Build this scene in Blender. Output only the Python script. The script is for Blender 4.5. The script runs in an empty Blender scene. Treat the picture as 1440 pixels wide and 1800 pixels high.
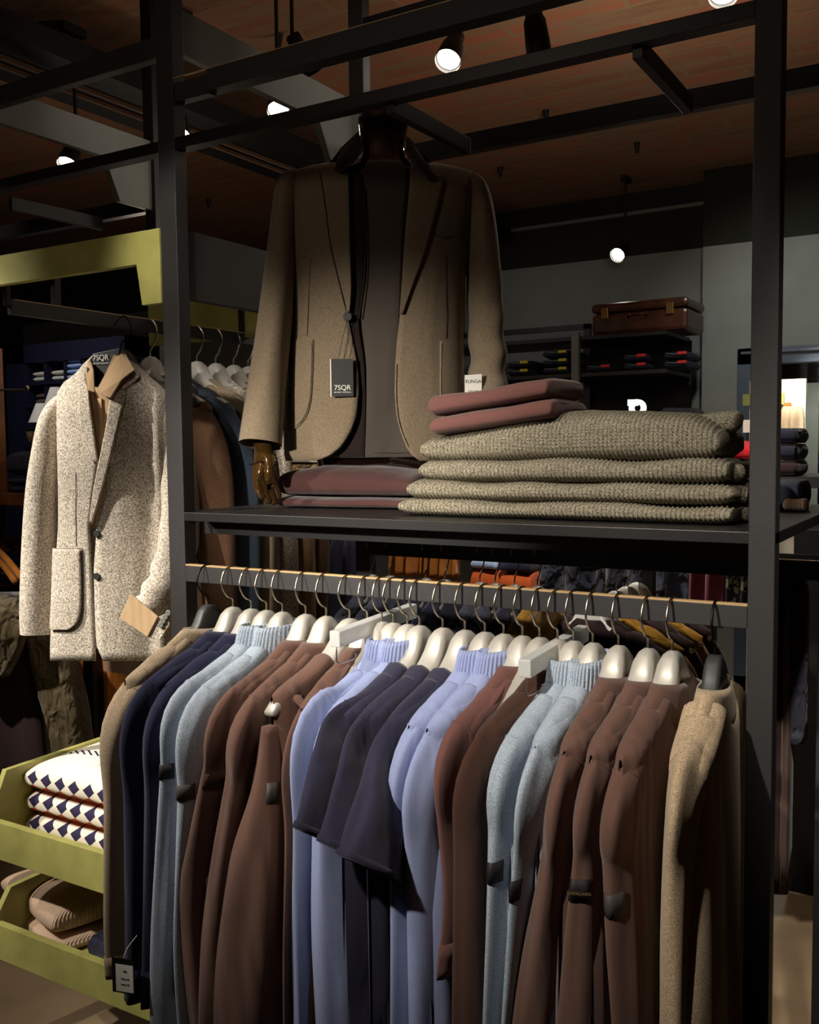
import bpy, bmesh, math, random
from mathutils import Vector, Matrix, noise
random.seed(7)
PI = math.pi
C = bpy.context.scene.collection
V = Vector

# ------------------------------------------------------------------ camera
FPX = 1700.8; YAW, PIT, ROL = 0.54210601, -0.06719048, -0.01060923
CAM = V((0, 0, 1.5))
_f = V((-math.sin(YAW)*math.cos(PIT), math.cos(YAW)*math.cos(PIT), math.sin(PIT)))
_r = V((math.cos(YAW), math.sin(YAW), 0)); _u = _r.cross(_f)
_r, _u = _r*math.cos(ROL)+_u*math.sin(ROL), -_r*math.sin(ROL)+_u*math.cos(ROL)
cd = bpy.data.cameras.new('camera'); cam = bpy.data.objects.new('camera', cd); C.objects.link(cam)
m = Matrix((( _r.x, _u.x, -_f.x, CAM.x), (_r.y, _u.y, -_f.y, CAM.y), (_r.z, _u.z, -_f.z, CAM.z), (0, 0, 0, 1)))
cam.matrix_world = m
cd.sensor_fit = 'VERTICAL'; cd.sensor_height = 24; cd.lens = FPX/1800*24; cd.clip_start = .02
bpy.context.scene.camera = cam

def ray(px, py): return _f + _r*((px-720)/FPX) - _u*((py-900)/FPX)
def at(px, py, Y=None, Z=None, X=None):
    """a measured pixel turned into the world point on a plane of the room"""
    d = ray(px, py)
    t = (Y/d.y) if Y is not None else (((Z-CAM.z)/d.z) if Z is not None else X/d.x)
    return CAM + d*t

# ------------------------------------------------------------------ world, exposure, lamps
def lin(c):
    return tuple(((x/255)/12.92 if x/255 <= .04045 else ((x/255+.055)/1.055)**2.4) for x in c) + (1,)
w = bpy.data.worlds.new('world'); bpy.context.scene.world = w; w.use_nodes = True
w.node_tree.nodes['Background'].inputs[0].default_value = (.85, .76, .7, 1)
w.node_tree.nodes['Background'].inputs[1].default_value = .012
vs = bpy.context.scene.view_settings
vs.view_transform = 'Standard'; vs.look = 'None'; vs.exposure = 0.25; vs.gamma = 1; vs.use_curve_mapping = False

def spot(name, loc, tgt, power, size, blend=.6, rad=.03, col=(1, .93, .82)):
    l = bpy.data.lights.new(name, 'SPOT'); l.energy = power; l.spot_size = math.radians(size); l.spot_blend = blend
    l.shadow_soft_size = rad; l.color = col
    o = bpy.data.objects.new(name, l); C.objects.link(o); o.location = loc
    o.rotation_euler = (V(tgt)-V(loc)).to_track_quat('-Z', 'Y').to_euler(); return o
spot('spot_garments', (-1.0, -.65, 2.75), (-.64, 1.3, 1.22), 290, 28, 1)
spot('spot_garments_left', (-2.15, -.1, 2.8), (-1.30, 1.3, 1.18), 300, 27, 1)
spot('spot_tweed', (-3.0, .35, 2.7), (-1.9, 1.55, 1.25), 340, 30, .8)
spot('spot_trays', (-2.5, -.2, 2.8), (-1.75, 1.55, .6), 175, 24, .8)
spot('spot_mannequin', (-1.0, -.9, 1.95), (-1.08, 1.6, 1.42), 310, 22, 1)
spot('spot_knits', (-.2, -.1, 2.75), (-.62, 1.5, 1.42), 50, 26, .8)
spot('spot_back_wall', (-1.0, 4.2, 2.8), (-.9, 5.5, 1.9), 26, 80, 1, col=(.95, 1, .93))
spot('spot_back_shelf', (-2.6, 4.3, 2.8), (-2.3, 5.6, 1.9), 4.5, 80, 1, col=(.95, .98, 1))
spot('spot_navy_shelf', (-4.4, 2.9, 2.8), (-4.9, 4.1, 1.5), 40, 70, 1, col=(.85, .88, 1))
spot('spot_rear_racks', (-1.2, 2.55, 2.75), (-1.1, 3.1, 1.0), 95, 80, .9)
spot('spot_side_coats', (-1.0, .5, 2.6), (-1.62, 1.95, 1.45), 55, 16, .9)
spot('spot_lime_board', (-2.7, .1, 2.7), (-2.0, 1.4, 1.88), 45, 16, .9)
spot('spot_olive', (-2.75, .7, 2.75), (-2.75, 2.2, .95), 200, 26, .8)
spot('spot_side_table', (-2.9, 1.6, 2.8), (-3.0, 2.6, 1.3), 30, 50, .9)
spot('spot_brackets', (-.75, 1.75, 2.75), (-1.4, 2.0, 2.28), 5, 60, 1)
spot('spot_brackets', (-1.62, 1.75, 2.8), (-2.1, 2.0, 2.28), 4, 60, 1)
spot('spot_floor', (.05, .7, 2.85), (-.02, 2.3, 0), 140, 26, .5)
spot('spot_floor', (-3.1, .2, 2.85), (-2.3, 1.45, 0), 90, 22, .5)
def glow(name, loc, power, rad=.12, col=(1, .85, .68)):
    l = bpy.data.lights.new(name, 'POINT'); l.energy = power; l.shadow_soft_size = rad; l.color = col
    o = bpy.data.objects.new(name, l); C.objects.link(o); o.location = loc; return o
glow('lamp_spill', (-1.0, .2, 2.2), 5); glow('lamp_spill', (-3.0, 3.0, 2.0), 4); glow('lamp_spill', (-1.0, 3.2, 2.3), 10)

# ------------------------------------------------------------------ mesh helpers
class MB:
    def __init__(s): s.v = []; s.f = []
    def add(s, vs_, fs): n = len(s.v); s.v += [V(p) for p in vs_]; s.f += [tuple(i+n for i in f) for f in fs]; return s
    def box(s, a, b):
        x0, y0, z0 = (min(a[i], b[i]) for i in range(3)); x1, y1, z1 = (max(a[i], b[i]) for i in range(3))
        return s.add([(x0,y0,z0),(x1,y0,z0),(x1,y1,z0),(x0,y1,z0),(x0,y0,z1),(x1,y0,z1),(x1,y1,z1),(x0,y1,z1)],
                     [(0,3,2,1),(4,5,6,7),(0,1,5,4),(1,2,6,5),(2,3,7,6),(3,0,4,7)])
    def bar(s, p, q, wd, ht, up=(0,0,1)):
        p, q = V(p), V(q); t = (q-p).normalized(); sd = t.cross(V(up)).normalized(); u = sd.cross(t)
        vs_ = [e + sd*(wd/2*a) + u*(ht/2*b) for e in (p, q) for a, b in ((-1,-1),(1,-1),(1,1),(-1,1))]
        return s.add(vs_, [(0,1,2,3),(7,6,5,4),(0,4,5,1),(1,5,6,2),(2,6,7,3),(3,7,4,0)])
    def loft(s, rings, closed=True, cap0=True, cap1=True):
        n = len(rings[0]); base = len(s.v)
        for r in rings: s.v += [V(p) for p in r]
        for i in range(len(rings)-1):
            for j in range(n if closed else n-1):
                k = (j+1) % n
                s.f.append((base+i*n+j, base+i*n+k, base+(i+1)*n+k, base+(i+1)*n+j))
        if closed and cap0: s.f.append(tuple(base+j for j in reversed(range(n))))
        if closed and cap1: s.f.append(tuple(base+(len(rings)-1)*n+j for j in range(n)))
        return s
    def tube(s, pts, r, n=8, smooth=3):
        pts = [V(p) for p in pts]
        if smooth > 1 and len(pts) > 2: pts = [V(p) for p in cat([tuple(p) for p in pts], smooth)]
        rings = []; ref = None
        for i, p in enumerate(pts):
            t = (pts[min(i+1, len(pts)-1)]-pts[max(i-1, 0)]).normalized()
            if ref is None: ref = V((0,0,1)) if abs(t.z) < .9 else V((1,0,0))
            a = t.cross(ref)
            if a.length < 1e-4: a = t.cross(V((.3,1,.2)))
            a.normalize(); b = a.cross(t).normalized(); ref = b
            rr = r(i/(len(pts)-1)) if callable(r) else r
            rings.append([p + a*math.cos(2*PI*k/n)*rr + b*math.sin(2*PI*k/n)*rr for k in range(n)])
        return s.loft(rings)
    def cyl(s, p, q, r0, r1=None, n=20):
        p, q = V(p), V(q); r1 = r0 if r1 is None else r1
        t = (q-p).normalized(); a = t.orthogonal().normalized(); b = t.cross(a)
        return s.loft([[c + a*math.cos(2*PI*k/n)*r + b*math.sin(2*PI*k/n)*r for k in range(n)] for c, r in ((p, r0), (q, r1))])
    def prism(s, poly, off):
        n = len(poly); o = V(off); p = [V(x) for x in poly]
        s.add(p+[x+o for x in p], [tuple(reversed(range(n))), tuple(range(n, 2*n))]+[(i, (i+1)%n, (i+1)%n+n, i+n) for i in range(n)])
        return s
    def build(s, name, mat, parent=None, origin=None, smooth=False, mods=()):
        if origin is None:
            origin = parent_world(parent) if parent else V((sum(p.x for p in s.v)/len(s.v), sum(p.y for p in s.v)/len(s.v), min(p.z for p in s.v)))
        me = bpy.data.meshes.new(name); me.from_pydata([tuple(p-origin) for p in s.v], [], s.f)
        bm = bmesh.new(); bm.from_mesh(me); bmesh.ops.recalc_face_normals(bm, faces=bm.faces); bm.to_mesh(me); bm.free()
        me.materials.append(mat)
        if smooth: me.polygons.foreach_set('use_smooth', [True]*len(me.polygons))
        o = bpy.data.objects.new(name, me); C.objects.link(o)
        if parent: o.parent = parent; o.location = origin - parent_world(parent)
        else: o.location = origin
        for k, kw in mods:
            md = o.modifiers.new(k, k)
            for a_, v_ in kw.items(): setattr(md, a_, v_)
        return o
def parent_world(o):
    p = V(o.location)
    while o.parent: o = o.parent; p = p + V(o.location)
    return p
def cat(pts, k):
    """Catmull-Rom through tuples, k samples a span"""
    P = [pts[0]]+list(pts)+[pts[-1]]; out = []
    for i in range(1, len(P)-2):
        for j in range(k):
            t = j/k; a, b, c, d = P[i-1], P[i], P[i+1], P[i+2]
            out.append(tuple(.5*((2*b[q])+(-a[q]+c[q])*t+(2*a[q]-5*b[q]+4*c[q]-d[q])*t*t+(-a[q]+3*b[q]-3*c[q]+d[q])*t**3) for q in range(len(b))))
    out.append(tuple(pts[-1])); return out
def lerp(a, b, t): return a+(b-a)*t
def interp(tab, x, i):
    if x <= tab[0][0]: return tab[0][i]
    for a, b in zip(tab, tab[1:]):
        if x <= b[0]: return lerp(a[i], b[i], (x-a[0])/(b[0]-a[0]))
    return tab[-1][i]
def tag(o, label=None, cat_=None, group=None, kind=None):
    if label: o['label'] = label
    if cat_: o['category'] = cat_
    if group: o['group'] = group
    if kind: o['kind'] = kind
    return o
def thing(name, loc, label, cat_, group=None):
    o = bpy.data.objects.new(name, None); C.objects.link(o); o.location = loc; o.empty_display_size = .05
    return tag(o, label, cat_, group)
def struct(o): o['kind'] = 'structure'; return o
BEV = lambda w_=.0015: (('BEVEL', dict(width=w_, segments=2, limit_method='ANGLE')),)

# ------------------------------------------------------------------ materials
def newmat(name):
    mt = bpy.data.materials.new(name); mt.use_nodes = True; nt = mt.node_tree
    return mt, nt, nt.nodes['Principled BSDF'], nt.nodes.new('ShaderNodeTexCoord')
def plain(name, c, rough=.5, metal=0, bump=0, bscale=200, spec=.5, coat=0, vary=.06, vscale=6):
    mt, nt, b, tc = newmat(name); L = nt.links
    n = nt.nodes.new('ShaderNodeTexNoise'); n.inputs['Scale'].default_value = vscale; n.inputs['Detail'].default_value = 4
    L.new(tc.outputs['Object'], n.inputs['Vector'])
    r = nt.nodes.new('ShaderNodeValToRGB'); c0 = lin(c)
    r.color_ramp.elements[0].color = tuple(x*(1-vary*2) for x in c0[:3])+(1,); r.color_ramp.elements[0].position = .3
    r.color_ramp.elements[1].color = tuple(min(1, x*(1+vary*2)) for x in c0[:3])+(1,); r.color_ramp.elements[1].position = .7
    L.new(n.outputs['Fac'], r.inputs[0]); L.new(r.outputs[0], b.inputs['Base Color'])
    b.inputs['Roughness'].default_value = rough; b.inputs['Metallic'].default_value = metal
    b.inputs['Specular IOR Level'].default_value = spec; b.inputs['Coat Weight'].default_value = coat
    if bump:
        n2 = nt.nodes.new('ShaderNodeTexNoise'); n2.inputs['Scale'].default_value = bscale
        L.new(tc.outputs['Object'], n2.inputs['Vector'])
        bp = nt.nodes.new('ShaderNodeBump'); bp.inputs['Strength'].default_value = bump; bp.inputs['Distance'].default_value = .002
        L.new(n2.outputs['Fac'], bp.inputs['Height']); L.new(bp.outputs[0], b.inputs['Normal'])
    return mt
def fabric(name, c1, c2, scale=500, stretch=(1,1,1), bump=.4, fold=.25, rough=.9, pos=(.38, .62), sheen=.15, c3=None, foldscale=(9, 9, 3)):
    """speckled cloth: fine yarn noise for colour, broad noise for soft creases"""
    mt, nt, b, tc = newmat(name); L = nt.links
    mp = nt.nodes.new('ShaderNodeMapping'); mp.inputs['Scale'].default_value = stretch; L.new(tc.outputs['Object'], mp.inputs[0])
    n = nt.nodes.new('ShaderNodeTexNoise'); n.inputs['Scale'].default_value = scale; n.inputs['Detail'].default_value = 3; n.inputs['Roughness'].default_value = .65
    L.new(mp.outputs[0], n.inputs['Vector'])
    r = nt.nodes.new('ShaderNodeValToRGB'); e = r.color_ramp.elements
    e[0].color = lin(c1); e[0].position = pos[0]; e[1].color = lin(c2); e[1].position = pos[1]
    if c3: x = e.new(pos[1]+.1); x.color = lin(c3)
    L.new(n.outputs['Fac'], r.inputs[0]); L.new(r.outputs[0], b.inputs['Base Color'])
    b.inputs['Roughness'].default_value = rough; b.inputs['Specular IOR Level'].default_value = .2; b.inputs['Sheen Weight'].default_value = sheen
    bp = nt.nodes.new('ShaderNodeBump'); bp.inputs['Strength'].default_value = bump; bp.inputs['Distance'].default_value = .0015
    L.new(n.outputs['Fac'], bp.inputs['Height'])
    m2 = nt.nodes.new('ShaderNodeMapping'); m2.inputs['Scale'].default_value = foldscale; L.new(tc.outputs['Object'], m2.inputs[0])
    n2 = nt.nodes.new('ShaderNodeTexNoise'); n2.inputs['Scale'].default_value = 1; n2.inputs['Detail'].default_value = 2; n2.inputs['Distortion'].default_value = .6
    L.new(m2.outputs[0], n2.inputs['Vector'])
    b2 = nt.nodes.new('ShaderNodeBump'); b2.inputs['Strength'].default_value = fold; b2.inputs['Distance'].default_value = .05
    L.new(n2.outputs['Fac'], b2.inputs['Height']); L.new(bp.outputs[0], b2.inputs['Normal']); L.new(b2.outputs[0], b.inputs['Normal'])
    return mt
def ribbed(name, c1, c2, axis=(1,0,0), scale=330, bump=.8, nscale=400, stitch=False, pos=(.35, .65)):
    mt, nt, b, tc = newmat(name); L = nt.links
    n = nt.nodes.new('ShaderNodeTexNoise'); n.inputs['Scale'].default_value = nscale; n.inputs['Detail'].default_value = 3; L.new(tc.outputs['Object'], n.inputs['Vector'])
    r = nt.nodes.new('ShaderNodeValToRGB'); e = r.color_ramp.elements
    e[0].color = lin(c1); e[0].position = pos[0]; e[1].color = lin(c2); e[1].position = pos[1]
    L.new(n.outputs['Fac'], r.inputs[0]); L.new(r.outputs[0], b.inputs['Base Color'])
    b.inputs['Roughness'].default_value = .95; b.inputs['Specular IOR Level'].default_value = .15
    if stitch:   # rows of small knit V's between the modelled ribs
        sep = nt.nodes.new('ShaderNodeSeparateXYZ'); L.new(tc.outputs['Object'], sep.inputs[0])
        def math_(op, a, bb):
            q = nt.nodes.new('ShaderNodeMath'); q.operation = op
            for i, x in enumerate((a, bb)):
                if x is None: continue
                if isinstance(x, (int, float)): q.inputs[i].default_value = x
                else: L.new(x, q.inputs[i])
            return q.outputs[0]
        rx = math_('MULTIPLY', sep.outputs[0], scale)
        vx = math_('ABSOLUTE', math_('SINE', rx, None), None)
        yz = math_('ADD', sep.outputs[2], math_('MULTIPLY', sep.outputs[1], .8))
        ph = math_('ADD', math_('MULTIPLY', yz, 1150), math_('MULTIPLY', vx, 2.6))
        hgt = math_('ADD', math_('MULTIPLY', math_('SINE', ph, None), .35), math_('MULTIPLY', n.outputs['Fac'], .9))
        out = hgt
    else:
        d = nt.nodes.new('ShaderNodeVectorMath'); d.operation = 'DOT_PRODUCT'; d.inputs[1].default_value = axis
        L.new(tc.outputs['Object'], d.inputs[0])
        q = nt.nodes.new('ShaderNodeMath'); q.operation = 'MULTIPLY'; q.inputs[1].default_value = scale*6.28; L.new(d.outputs['Value'], q.inputs[0])
        q2 = nt.nodes.new('ShaderNodeMath'); q2.operation = 'SINE'; L.new(q.outputs[0], q2.inputs[0]); out = q2.outputs[0]
    bp = nt.nodes.new('ShaderNodeBump'); bp.inputs['Strength'].default_value = bump; bp.inputs['Distance'].default_value = .002
    L.new(out, bp.inputs['Height']); L.new(bp.outputs[0], b.inputs['Normal'])
    return mt
def emit(name, c, s):
    mt = bpy.data.materials.new(name); mt.use_nodes = True; b = mt.node_tree.nodes['Principled BSDF']
    b.inputs['Base Color'].default_value = lin(c); b.inputs['Emission Color'].default_value = lin(c); b.inputs['Emission Strength'].default_value = s
    return mt

M = {}
M['steel'] = plain('powder_coated_steel', (46, 44, 44), .5, 0, .35, 900, .35)
M['steel_smooth'] = plain('black_steel', (30, 28, 28), .42, .2, .1, 500, .5)
M['panelgrey'] = plain('grey_bracket_board', (112, 112, 106), .5, 0, .1, 300)
M['blackboard'] = plain('black_board', (14, 12, 13), .6)
M['lime'] = plain('lime_stained_wood', (166, 162, 92), .5, 0, .1, 90, vary=.08, vscale=14)
M['nickel'] = plain('brushed_nickel', (190, 178, 160), .28, 1)
M['edge'] = plain('painted_edge_glint', (205, 170, 122), .4, .35)  # bright tan stands in for lamp light glancing off the top edges
M['blackwire'] = plain('black_wire', (12, 12, 12), .4, .6)
M['hanger'] = plain('satin_grey_plastic', (176, 171, 162), .38, .25, spec=.6)
M['hangerblack'] = plain('matt_black_plastic', (48, 50, 48), .5)
M['hangerwhite'] = plain('white_plastic', (215, 212, 205), .35)
M['gloss'] = plain('glossy_dark_brown_lacquer', (20, 9, 6), .06, 0, coat=1, spec=1)
M['gold'] = plain('glossy_bronze_lacquer', (88, 62, 30), .14, .6, coat=1)
M['jacket'] = fabric('taupe_wool', (98, 85, 68), (146, 129, 106), 420, (1, 1, 3.0), .5, .18)
M['taupe'] = fabric('dark_taupe_jersey', (70, 62, 56), (82, 74, 67), 900, bump=.2, fold=.35)
M['darkbrown'] = fabric('dark_brown_cloth', (28, 19, 17), (38, 27, 24), 700, bump=.2)
M['tweed'] = fabric('speckled_tweed', (124, 110, 96), (218, 208, 192), 270, bump=.8, fold=.12, pos=(.36, .62), c3=(232, 226, 210))
M['camel'] = fabric('camel_shirting', (172, 142, 108), (186, 156, 120), 700, bump=.1, fold=.3)
M['beige'] = fabric('oat_knit', (150, 128, 100), (204, 180, 148), 420, (1, 1, 2), bump=.5, fold=.35)
M['beigedk'] = fabric('sand_knit', (130, 112, 92), (172, 152, 126), 420, (1, 1, 2), bump=.4, fold=.3)
M['navy'] = fabric('navy_knit', (24, 25, 48), (36, 37, 64), 900, bump=.25, fold=.3)
M['navytee'] = fabric('ink_blue_jersey', (40, 38, 56), (50, 47, 68), 1100, bump=.15, fold=.5)
M['ltblue'] = fabric('light_blue_melange', (126, 138, 152), (172, 182, 194), 560, (1.6, 1.6, .5), bump=.3, fold=.3)
M['lav'] = fabric('lavender_blue_jersey', (130, 140, 178), (150, 160, 198), 900, bump=.2, fold=.3)
M['brown'] = fabric('cocoa_jersey', (88, 63, 54), (102, 74, 63), 1100, bump=.15, fold=.65)
M['browndk'] = fabric('espresso_jersey', (58, 36, 28), (70, 44, 34), 1100, bump=.15, fold=.4)
M['mauve'] = fabric('mauve_brown_cotton', (96, 63, 58), (108, 71, 65), 1100, bump=.15, fold=.2)
M['maroon'] = fabric('maroon_brown_cotton', (64, 40, 38), (76, 48, 46), 1100, bump=.15, fold=.2)
M['ltbluerib'] = ribbed('light_blue_rib', (140, 158, 176), (176, 192, 206), (0, 1, .35), 330, .7)
M['lavrib'] = ribbed('lavender_rib', (148, 162, 202), (170, 184, 220), (0, 1, .35), 300, .7)
M['chunky'] = ribbed('chunky_olive_grey_wool', (66, 60, 50), (166, 157, 136), scale=424, bump=.55, nscale=420, stitch=True, pos=(.3, .7))
M['beigerib'] = ribbed('pale_pink_beige_rib', (200, 170, 144), (220, 192, 166), (1, .25, 0), 190, .5)
M['badge'] = plain('black_badge', (20, 15, 20), .7); M['badgegrey'] = plain('grey_badge', (62, 58, 56), .7)
M['badgetext'] = plain('dull_gold_thread', (120, 98, 52), .6)
M['black'] = plain('black_card', (12, 12, 12), .5); M['white'] = plain('white_card', (225, 222, 212), .6, vary=.02)
M['ink'] = plain('printed_ink', (40, 38, 36), .6)
M['seam'] = plain('dark_stitching', (46, 36, 26), .9)
M['wood'] = plain('oiled_wood', (130, 78, 42), .45, vary=.2, vscale=12)
M['suitcase'] = plain('old_brown_leather', (66, 34, 20), .32, 0, .4, 60, vary=.35, vscale=9)
M['brass'] = plain('tarnished_brass', (130, 96, 52), .4, .8)
M['denim'] = plain('dark_denim', (26, 32, 48), .85, vary=.2, vscale=40)
M['yellow'] = plain('yellow_label', (200, 180, 40), .6); M['redlabel'] = plain('red_label', (215, 40, 44), .6)
M['navyshelf'] = plain('navy_shelf_board', (22, 21, 38), .5)
M['cream'] = fabric('cream_cotton', (200, 190, 170), (214, 205, 186), 800, bump=.1)
M['skyblue'] = fabric('pale_blue_cotton', (140, 160, 196), (160, 180, 214), 800, bump=.1)
M['inkcloth'] = fabric('ink_cloth', (30, 30, 48), (42, 42, 62), 700, bump=.2, fold=.6)
M['olive'] = fabric('olive_nylon', (84, 72, 50), (98, 85, 60), 900, bump=.1, fold=1.0, rough=.6, foldscale=(22, 22, 12))
M['plum'] = fabric('dark_plum_cloth', (44, 28, 30), (54, 36, 38), 900, bump=.1, fold=.3)
M['ochre'] = fabric('ochre_corduroy', (150, 88, 26), (172, 104, 34), 500, (8, 8, .4), bump=.3, fold=.5)
M['mustard'] = fabric('mustard_cloth', (156, 112, 34), (178, 130, 44), 700, bump=.2, fold=.6)
M['bluegrey'] = fabric('blue_grey_cloth', (72, 84, 104), (92, 104, 122), 700, bump=.2, fold=.3)
M['slate'] = fabric('slate_nylon', (56, 58, 72), (66, 68, 82), 700, bump=.2, fold=.8, foldscale=(20, 20, 14))
M['tan'] = fabric('tan_wool', (132, 100, 70), (160, 126, 90), 400, bump=.4, fold=.3)
M['brownwool'] = fabric('chestnut_wool', (88, 62, 44), (110, 80, 58), 380, bump=.5, fold=.3)
M['red'] = fabric('red_wool', (170, 22, 34), (190, 30, 42), 700, bump=.2, fold=.4)
M['burgundy'] = fabric('burgundy_cloth', (104, 40, 50), (120, 48, 58), 700, bump=.1, fold=.4)
M['orange'] = fabric('orange_cotton', (190, 84, 36), (206, 96, 44), 700, bump=.1)
M['ruby'] = M['burgundy']
M['mirrorframe'] = plain('blue_grey_frame', (70, 82, 98), .45)
M['mirror'] = plain('mirror_glass', (200, 210, 215), .04, 1)
M['floor'] = plain('pale_oak_floor', (150, 128, 100), .45, 0, .1, 30, vary=.12, vscale=3)
M['wallgrey'] = plain('sage_grey_paint', (134, 136, 130), .8, vary=.03)
M['walldark'] = plain('dark_olive_paint', (30, 30, 18), .85, vary=.05)
M['walldeep'] = plain('dark_wall_paint', (38, 30, 30), .85)
M['glow'] = emit('lamp_face', (255, 244, 225), 22)
M['logo'] = emit('lit_white_sign', (245, 250, 240), 1.6)
# frosted acrylic
mt, nt, b, tc = newmat('frosted_acrylic'); b.inputs['Base Color'].default_value = (.85, .86, .84, 1); b.inputs['Roughness'].default_value = .45
b.inputs['Transmission Weight'].default_value = .55; b.inputs['IOR'].default_value = 1.3; M['acrylic'] = mt
# old brick ceiling, courses along X
mt, nt, b, tc = newmat('old_brick_vault'); L = nt.links
mp = nt.nodes.new('ShaderNodeMapping'); mp.inputs['Scale'].default_value = (1, 1, 1); L.new(tc.outputs['Object'], mp.inputs[0])
nd = nt.nodes.new('ShaderNodeTexNoise'); nd.inputs['Scale'].default_value = 7; nd.inputs['Detail'].default_value = 3; L.new(mp.outputs[0], nd.inputs['Vector'])
mx = nt.nodes.new('ShaderNodeMix'); mx.data_type = 'VECTOR'; mx.inputs['Factor'].default_value = .035
L.new(mp.outputs[0], mx.inputs[4]); L.new(nd.outputs['Color'], mx.inputs[5])
bk = nt.nodes.new('ShaderNodeTexBrick'); bk.inputs['Scale'].default_value = 1; bk.inputs['Brick Width'].default_value = .42; bk.inputs['Row Height'].default_value = .12
bk.inputs['Mortar Size'].default_value = .012; bk.inputs['Mortar Smooth'].default_value = .8; bk.inputs['Bias'].default_value = 0
bk.inputs['Color1'].default_value = lin((166, 98, 70)); bk.inputs['Color2'].default_value = lin((128, 92, 66)); bk.inputs['Mortar'].default_value = lin((140, 118, 90))
L.new(mx.outputs[1], bk.inputs['Vector'])
ms = nt.nodes.new('ShaderNodeMapping'); ms.inputs['Scale'].default_value = (2.2, 9, 1); L.new(tc.outputs['Object'], ms.inputs[0])
n3 = nt.nodes.new('ShaderNodeTexNoise'); n3.inputs['Scale'].default_value = 1.6; n3.inputs['Detail'].default_value = 6; n3.inputs['Roughness'].default_value = .65; L.new(ms.outputs[0], n3.inputs['Vector'])
r3 = nt.nodes.new('ShaderNodeValToRGB'); r3.color_ramp.elements[0].position = .42; r3.color_ramp.elements[1].position = .6
L.new(n3.outputs['Fac'], r3.inputs[0])
m3 = nt.nodes.new('ShaderNodeMix'); m3.data_type = 'RGBA'; L.new(r3.outputs[0], m3.inputs[0]); L.new(bk.outputs['Color'], m3.inputs[6])
m3.inputs[7].default_value = lin((140, 110, 82)); L.new(m3.outputs[2], b.inputs['Base Color']); b.inputs['Roughness'].default_value = .9
bp = nt.nodes.new('ShaderNodeBump'); bp.inputs['Strength'].default_value = .5; bp.inputs['Distance'].default_value = .02; L.new(n3.outputs['Fac'], bp.inputs['Height']); L.new(bp.outputs[0], b.inputs['Normal'])
M['brick'] = mt
# blotched prints: animal print, orange-navy print, leaf print
def blotch(name, c1, c2, scale, dist=0, pos=.5):
    mt, nt, b, tc = newmat(name); L = nt.links
    n = nt.nodes.new('ShaderNodeTexNoise'); n.inputs['Scale'].default_value = scale; n.inputs['Distortion'].default_value = dist; n.inputs['Detail'].default_value = 1
    L.new(tc.outputs['Object'], n.inputs['Vector']); r = nt.nodes.new('ShaderNodeValToRGB'); r.color_ramp.interpolation = 'CONSTANT'
    r.color_ramp.elements[0].color = lin(c1); r.color_ramp.elements[1].color = lin(c2); r.color_ramp.elements[1].position = pos
    L.new(n.outputs['Fac'], r.inputs[0]); L.new(r.outputs[0], b.inputs['Base Color']); b.inputs['Roughness'].default_value = .7
    return mt
M['animal'] = blotch('tiger_print', (20, 16, 12), (170, 140, 92), 70, 3.5, .47)
M['leafprint'] = blotch('leaf_print', (34, 34, 38), (150, 138, 104), 45, .5, .56)
M['floral'] = blotch('orange_navy_print', (48, 52, 84), (176, 108, 40), 22, 1, .5)
# sweater front with a row of navy lozenges above an orange hem
def argyle():
    mt, nt, b, tc = newmat('lozenge_knit'); L = nt.links
    sep = nt.nodes.new('ShaderNodeSeparateXYZ'); L.new(tc.outputs['Object'], sep.inputs[0])
    def mth(op, a, c=None, d=None):
        q = nt.nodes.new('ShaderNodeMath'); q.operation = op
        for i, x in enumerate((a, c, d)):
            if x is None: continue
            if isinstance(x, (int, float)): q.inputs[i].default_value = x
            else: L.new(x, q.inputs[i])
        return q.outputs[0]
    px_ = mth('ABSOLUTE', mth('SUBTRACT', mth('MULTIPLY', mth('FRACT', mth('DIVIDE', sep.outputs[0], .048)), 2), 1))
    pz = mth('ABSOLUTE', mth('DIVIDE', mth('SUBTRACT', sep.outputs[2], .036), .016))
    inside = mth('LESS_THAN', mth('ADD', mth('MULTIPLY', px_, 1.25), pz), 1.0)
    low = mth('LESS_THAN', mth('SUBTRACT', sep.outputs[2], mth('MULTIPLY', px_, -.010)), .021)
    front = mth('LESS_THAN', sep.outputs[1], -.075)
    rim = mth('MULTIPLY', mth('GREATER_THAN', sep.outputs[1], -.03), mth('GREATER_THAN', mth('SINE', mth('ADD', mth('MULTIPLY', sep.outputs[0], 260), mth('MULTIPLY', sep.outputs[1], 400))), .35))
    band = mth('MULTIPLY', rim, mth('LESS_THAN', mth('ABSOLUTE', mth('ADD', sep.outputs[1], .005)), .016))
    m1 = nt.nodes.new('ShaderNodeMix'); m1.data_type = 'RGBA'; m1.inputs[6].default_value = lin((232, 224, 204)); m1.inputs[7].default_value = lin((206, 84, 44))
    L.new(mth('MULTIPLY', low, front), m1.inputs[0])
    m2 = nt.nodes.new('ShaderNodeMix'); m2.data_type = 'RGBA'; m2.inputs[7].default_value = lin((34, 24, 62)); L.new(m1.outputs[2], m2.inputs[6])
    L.new(mth('MAXIMUM', mth('MULTIPLY', inside, front), band), m2.inputs[0]); L.new(m2.outputs[2], b.inputs['Base Color']); b.inputs['Roughness'].default_value = .9
    return mt
M['argyle'] = argyle()

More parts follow.
